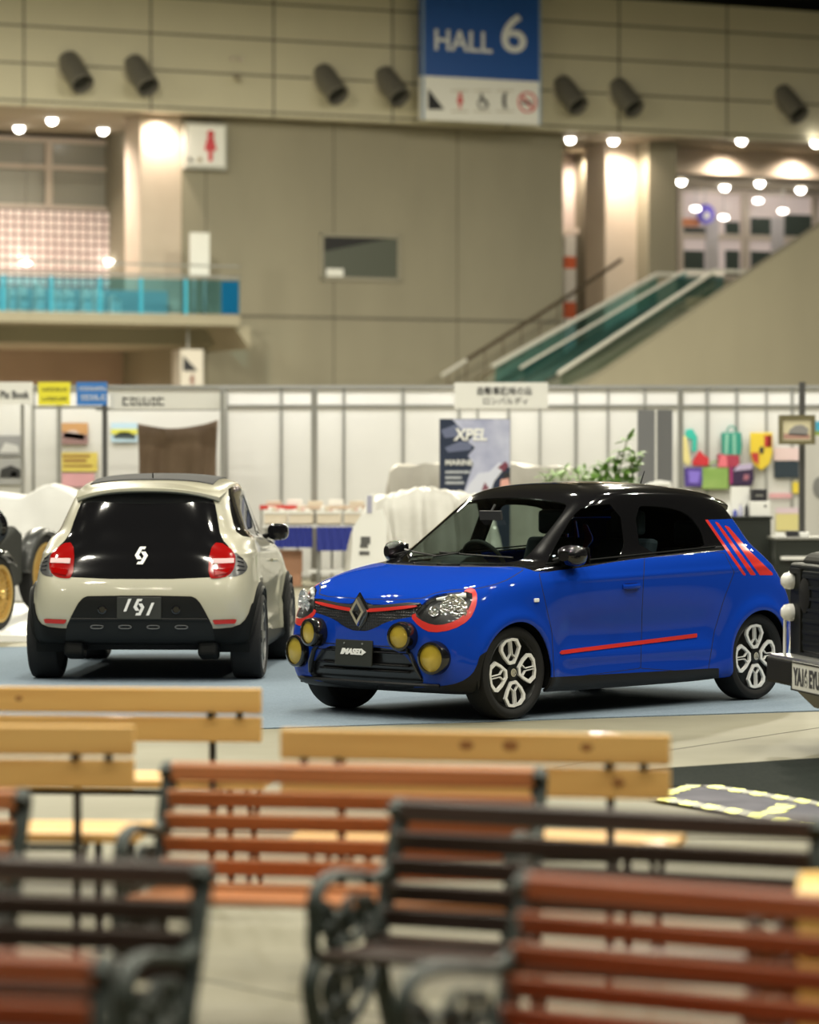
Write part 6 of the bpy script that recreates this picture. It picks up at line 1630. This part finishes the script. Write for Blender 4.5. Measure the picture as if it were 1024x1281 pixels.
def smallbox(name, label, cat, u0, u1, v0, base, Y, dep, m_, extra=None):
    t = empty(name, (bx((u0 + u1) / 2, Y), Y, base), 0, label, cat); w_ = bx(u1, Y) - bx(u0, Y); h_ = bz(v0, Y) - base
    q = M(); q.bb(-w_ / 2, w_ / 2, 0, dep, 0, h_); q.build('box', m_, t, bevel=.006)
    if extra: extra(t, w_, h_)
    return t
smallbox('carton', 'white box with a small dark mark on the black counter', 'box', 938, 963, 627, hc, 38.4, .25, PAPER, lambda t, w, h: M().bb(w * .2, w * .3, -.005, 0, h * .6, h * .75).build('mark', INK, t))
smallbox('card_reader_box', 'small black box stacked on the white box on the counter', 'box', 940, 959, 612, bz(627, 38.4), 38.42, .2, INK, lambda t, w, h: M().bb(-w * .25, w * .25, -.005, 0, h * .4, h * .55).build('print_line', POST, t))
smallbox('leaflet_holder', 'white upright leaflet holder on the black counter', 'holder', 914, 937, 609, hc, 38.6, .05, PAPER)
for k, (u0, u1, v, m_, lb) in enumerate(((900, 907, 634, PAPER, 'small white pot at the left end of the counter'), (908, 914, 627, PAPER, 'white bottle beside the small white pot on the counter'), (916, 922, 636, mat('bottle_blue', (.12, .14, .5), .4), 'small blue bottle on the counter'),
        (923, 929, 629, mat('bottle_lilac', (.5, .5, .65), .4), 'pale lilac bottle on the counter'), (931, 936, 628, INK, 'small black bottle beside the white box on the counter'))):
    t = empty('bottle', (bx((u0 + u1) / 2, 38.42), 38.42, hc), 0, lb, 'bottle', 'small bottles on the counter'); r = (bx(u1, 38) - bx(u0, 38)) / 2; h_ = bz(v, 38.4) - hc
    q = M(); q.lathe([(r, 0), (r, h_ * .6), (r * .5, h_ * .75), (r * .5, h_ * .85)], 16); q.build('body', m_, t, smooth=True)
    q = M(); q.lathe([(r * .55, h_ * .85), (r * .55, h_), (0, h_)], 14); q.build('cap', WHITE, t)
t, ht = counter(970, 1120, 672, 37.5, .7, BC, 'dark low counter with a grey top at the right edge', mat('grey_top', (.22, .22, .20), .4))
q = M(); q.bb(bx(975, 37.5) - bx(1044, 37.5), 1.0, -.06, -.0, bz(700, 37.5), bz(696, 37.5)); q.build('white_shelf_edge', PAPER, t)
for k, (u, v, m_, lb) in enumerate(((976, 667, PAPER, 'small white object on the dark low counter'), (990, 664, INK, 'black camera-sized object on the dark low counter'), (1006, 666, PAPER, 'white cup on the dark low counter'))):
    smallbox(('white_case', 'black_case', 'cup')[k], lb, ('case', 'case', 'cup')[k], u - 6, u + 6 + (k == 1) * 3, v, ht, 37.7, .12, m_)
# ------------------------------------------------------------------ dark roadster at the far left
q = M(); q.bb(-7.5, -3.42, 30.6, 37.5, 0, .06); tag(q.build('display_platform', WHITE), 'low white display platform under the dark roadster', 'platform')
RZ0 = .06
def roadster():
    car = empty('vintage_roadster', (-3.9 - .75, 33.5, RZ0), -PI / 2, 'dark grey open roadster with gold wire wheels at the left edge', 'car')
    # local x forward (towards camera), y left (+X world), z up
    G_ = noise_mat('gunmetal', (.030, .032, .030), (.045, .047, .045), 2, .35, coat=.3, metal=.1)
    st = [(2.45, .22, .40, .62), (2.2, .32, .34, .78), (1.4, .42, .28, .88), (.6, .50, .26, .92), (.1, .55, .26, .93), (-.6, .56, .26, .84), (-1.4, .54, .26, .82), (-2.0, .46, .30, .85), (-2.6, .30, .38, .72), (-2.85, .10, .48, .60)]
    n = 20; vs = []; fs = []
    for (x, w_, z0, z1) in st:
        for j in range(n):
            a = 2 * PI * j / n; ca, sa = math.cos(a), math.sin(a); e = .7
            vs.append((x, w_ * abs(ca) ** e * (1 if ca > 0 else -1), (z0 + z1) / 2 + (z1 - z0) / 2 * abs(sa) ** e * (1 if sa > 0 else -1)))
    for i in range(len(st) - 1):
        for j in range(n): fs.append((i * n + j, i * n + (j + 1) % n, (i + 1) * n + (j + 1) % n, (i + 1) * n + j))
    fs += [tuple(range(n)), tuple((len(st) - 1) * n + j for j in range(n))]
    q = M(); q.add(vs, fs); q.build('body', G_, car, smooth=True)
    q = M(); q.lathe([(.20, 0), (.21, .02), (0, .03)], 24, Matrix.Translation((2.44, 0, .52)) @ Matrix.Rotation(PI / 2, 4, 'Y') @ Matrix.Diagonal((.7, 1, 1, 1))); q.build('radiator', CHROME, car, smooth=True)
    q = M(); q.prism([(.15, -.45, .90), (.15, .45, .90), (.0, .42, 1.14), (.0, -.42, 1.14)], (-.012, 0, 0)); q.build('windscreen', glass_mat('windscreen_glass', (.6, .7, .65)), car)
    q = M(); q.bb(-.9, -.3, -.42, .42, .80, .90); q.build('cockpit', INK, car)
    for s in (1, -1):
        for x, r, wd, kind in ((2.0, .345, .15, 'f'), (-2.0, .40, .16, 'r')):
            y = s * .75
            wv = make_wheel(car, y, s, x, r, r, 'wire', toe=-.30 if kind == 'f' else -.36, width=wd)
            q = M(); m_ = 24; vs = []; fs = []; R_ = r + .07
            for i in range(m_ + 1):
                a = (.05 if kind == 'r' else .2) + (PI * (.95 if kind == 'r' else .7)) * i / m_
                for yy, dr in ((-.12, -.04), (-.08, 0), (.0, .015), (.08, 0), (.12, -.04)):
                    te = -.30 if kind == 'f' else -.36; lx, ly = (R_ + dr) * math.cos(a), yy
                    vs.append((x + lx * math.cos(te) - ly * math.sin(te), y + lx * math.sin(te) + ly * math.cos(te), r + (R_ + dr) * math.sin(a)))
            for i in range(m_):
                for j in range(4): a = i * 5 + j; fs.append((a, a + 1, a + 6, a + 5))
            q.add(vs, fs); o = q.build('mudguard', G_ if kind == 'r' else GLOSS, car, smooth=True, fix=False); md = o.modifiers.new('th', 'SOLIDIFY'); md.thickness = .012
        q = M(); q.prism([(1.45, s * .35, .72), (1.1, s * .35, .86), (.2, s * .35, .80), (-1.0, s * .35, .92), (-1.5, s * .35, .85), (-1.45, s * .35, .30), (1.35, s * .35, .26)], (0, s * .27, 0)); q.build('side_wing', mat('wing_matt', (.03, .032, .03), .9, spec=.05), car, bevel=.05, seg=3)
        q = M(); q.tube([(2.0, 0, .34), (2.0, s * .70, .34)], .03, 8); q.tube([(-2.0, 0, .40), (-2.0, s * .70, .40)], .04, 8); q.build('axle', INK, car, smooth=True)
        A = Matrix.Translation((2.15, s * .70, .97)) @ Matrix.Rotation(PI / 2 - .0, 4, 'Y')
        q = M(); q.lathe([(.02, -.22), (.12, -.18), (.19, -.06), (.205, .02), (.19, .03)], 28, A); hl = q.build('headlamp', GLOSS, car, smooth=True)
        q = M(); q.lathe([(.19, .02), (.1, .045), (0, .05)], 28, A); q.build('lens', mat('dark_lens', (.03, .035, .035), .08, coat=1), hl, smooth=True)
        q = M(); q.tube([(2.1, s * .70, .80), (2.05, s * .5, .60), (2.0, s * .35, .5)], .02, 6); q.build('lamp_bracket', CHROME, car)
    q = M(); q.tube([(-.05 + .02 * math.cos(a), .25 + .17 * math.cos(a), .98 + .17 * math.sin(a)) for a in np.linspace(0, 2 * PI, 25)[:-1]], .012, 6, closed=True); q.tube([(-.05, .25, .98), (.2, .25, .9)], .012, 6); q.build('steering_wheel', INK, car, smooth=True)
    return car
roadster()
# ------------------------------------------------------------------ boxy off-road vehicle at the right edge
def offroader():
    BK = mat('offroad_black', (.004, .0055, .004), .5, spec=.1); GY = mat('offroad_grey', (.010, .010, .008), .6, spec=.1)
    corner = at(987, 780, 19.55); a = math.radians(11)
    # origin at the far front corner on the ground; local x forward, y left (towards the camera)
    h = Vector((-math.cos(a), -math.sin(a), 0)); l = Vector((math.sin(a), -math.cos(a), 0))
    car = empty('off_road_vehicle', (corner.x, corner.y, 0), math.atan2(h.y, h.x), 'black boxy off-road vehicle with plate YA16 EYU cut off by the right edge', 'car')
    W_ = 1.62
    q = M(); q.prism([(-.0, 0, .50), (-.0, W_, .50), (-.0, W_, 1.06), (-.0, 0, 1.06)], (-1.15, 0, 0)); q.build('front_wing_body', BK, car, bevel=.02, seg=3)
    q = M(); q.prism([(-.03, .12, 1.06), (-.06, .14, 1.115), (-.25, .16, 1.15), (-1.15, .16, 1.19), (-1.15, .12, 1.06)], (0, W_ - .3, 0)); q.build('bonnet', GY, car, bevel=.02)
    q = M(); q.bb(-.85, -.3, .35, W_ - .35, 1.14, 1.20); q.build('bonnet_scoop', GY, car, bevel=.02)
    q = M(); q.bb(-3.6, -1.15, .02, W_ - .02, .50, 1.12); q.build('cabin_body', BK, car, bevel=.02)
    q = M(); q.prism([(-1.2, .08, 1.10), (-1.45, .12, 1.85), (-3.6, .12, 1.9), (-3.6, .08, 1.10)], (0, W_ - .2, 0)); q.build('upper_cabin', mat('offroad_glass', (.02, .025, .025), .1), car, bevel=.02)
    q = M(); q.bb(0, .012, .28, W_ - .28, .56, 1.02); g = q.build('grille', BK, car, bevel=.004)
    for z in np.linspace(.60, .98, 7):
        q = M(); q.bb(.012, .02, .30, W_ - .30, z, z + .018); q.build('grille_bar', BK, g)
    q = M(); q.bb(0, .02, .06, .26, 1.0, 1.03); q.bb(0, .02, .24, .27, .55, 1.03); q.build('panel_edge', GY, car)
    for y in (.10, W_ - .10):
        for z in (.985, .80):
            A = Matrix.Translation((0, y - .045, z - .03)) @ Matrix.Rotation(PI / 2, 4, 'Y')
            q = M(); q.lathe([(.052, -.01), (.052, .02), (.044, .05), (.02, .068), (0, .07)], 20, A); q.build('round_lamp', mat('lamp_white2', (.75, .75, .72), .12, coat=1), car, smooth=True)
    for y in (.30, W_ - .30):
        q = M(); q.lathe([(.10, 0), (.10, .008), (.085, .012), (0, .014)], 28, Matrix.Translation((.01, y + (.04 if y < 1 else -.04), .88)) @ Matrix.Rotation(PI / 2, 4, 'Y')); q.build('headlamp', mat('smoked_lamp', (.008, .008, .008), .7, spec=.1), car, smooth=True)
    q = M(); q.tube([(.03, .015, .75), (.035, .02, .52)], .010, 6); q.build('guard_rod', mat('rod_white', (.7, .7, .68), .4), car)
    q = M(); q.bb(.0, .13, -.04, W_ + .04, .365, .52); q.build('bumper', GY, car, bevel=.02, seg=3)
    q = M(); q.bb(-.05, .12, .0, W_, .515, .53); q.build('bumper_top', STEEL, car)
    for k in range(3):
        q = M(); q.tube([(.11 - .02 * k, -.046, .40 + .04 * k), (.06 - .02 * k, -.046, .43 + .04 * k)], .008, 6); q.build('bumper_ridge', INK, car)
    # number plate
    pq = M(); cx, cz = .145, .435; yy = .80
    o, Mt = plate(car, (cx, yy, cz), (1, 0, 0), .56, .165, m_=mat('plate_white', (.62, .62, .58), .45))
    q = M()
    for (a_, b_, c_, d_) in ((-.28, .28, .074, .0825), (-.28, .28, -.0825, -.074), (-.28, -.268, -.0825, .0825), (.268, .28, -.0825, .0825)): stroke(q, Mt, [(a_, c_), (b_, c_), (b_, d_), (a_, d_)])
    q.build('plate_border', GY, o)
    text_mesh('plate_lettering', 'YA16 EYU', .1, INK, o, Mt @ Matrix.Translation((0, 0, 0)), .003, 0, .004, fit=(.48, .105))
    q = M(); q.prism([(.05, .12, .37), (-.10, .16, .22), (-.10, W_ - .16, .22), (.05, W_ - .12, .37)], (-.25, 0, 0)); q.build('skid_plate', mat('skid_tan', (.10, .09, .065), .5), car, bevel=.01)
    for y, s in ((.14, -1), (W_ - .14, 1)):
        for x in (-.62, -3.0):
            w_ = make_wheel(car, y, s, x, .40, .40, 'steel', width=.25)
            q = M(); q.tube([(x + .45 * math.cos(t_), y + s * .12, .42 + .45 * math.sin(t_)) for t_ in np.linspace(.0, PI, 17)], .05, 6, sx=.5); q.build('wheel_arch', GY, car, smooth=True)
    q = M(); q.bb(-3.5, -.1, .35, W_ - .35, .28, .5); q.build('chassis', INK, car)
    return car
offroader()
make_blue(); make_white()
# ------------------------------------------------------------------ light
def lamp(x, y, z, size, p, col=(1, .955, .80), name='hall_lamp', rot=(0, 0, 0)):
    l = bpy.data.lights.new(name, 'AREA'); l.shape = 'DISK'; l.size = size; l.energy = p; l.color = col
    o = bpy.data.objects.new(name, l); COL.objects.link(o); o.location = (x, y, z); o.rotation_euler = rot; return o
random.seed(11)
for x in (-16, -8, 0, 8, 16):
    for y in (-6, 4, 14, 24, 34): 
        x0 = x + random.uniform(-.5, .5)
        for dx, dy in ((-.45, 0), (.1, .35), (.5, -.2)): lamp(x0 + dx, y + dy, 16.8, .24, .333 * {-6: 260, 4: 700, 14: 950, 24: 900, 34: 620}[y])
for x in (-22, -8, 6, 20):
    for y in (56, 76): lamp(x, y, 15.5, 1.2, 5000, (1, .94, .75))
# unseen strip lights added to brighten the white booth walls
for x in (-5, -1.5, 2, 5.5):
    l = bpy.data.lights.new('booth_fill_light', 'AREA'); l.shape = 'RECTANGLE'; l.size = 2.6; l.size_y = .3; l.energy = 40; l.color = (1, .98, .95)
    o = bpy.data.objects.new('booth_fill_light', l); COL.objects.link(o); o.location = (x, 46.9, 4.0); o.rotation_euler = (math.radians(35), 0, 0)
# ------------------------------------------------------------------ camera, world, output look
cd = bpy.data.cameras.new('camera'); cam = bpy.data.objects.new('camera', cd); COL.objects.link(cam)
cam.location = (0, 0, EYE); cam.rotation_euler = (PI / 2 - TILT, 0, 0)
cd.sensor_fit = 'HORIZONTAL'; cd.sensor_width = 24.0; cd.lens = FPX / 1024 * 24.0
cd.clip_end = 400; cd.dof.use_dof = True; cd.dof.focus_distance = 21.9; cd.dof.aperture_fstop = 1.7
cd.dof.aperture_blades = 9
scene.camera = cam
w = bpy.data.worlds.new('world'); scene.world = w; w.use_nodes = True
w.node_tree.nodes['Background'].inputs[0].default_value = (1, .93, .80, 1); w.node_tree.nodes['Background'].inputs[1].default_value = 0.06
scene.view_settings.view_transform = 'Standard'; scene.view_settings.look = 'None'
scene.view_settings.exposure = 0.0; scene.view_settings.gamma = 1.0; scene.view_settings.use_curve_mapping = False
scene.cycles.use_denoising = True
scene.cycles.max_bounces = 8; scene.cycles.transparent_max_bounces = 16
scene.cycles.sample_clamp_indirect = 6
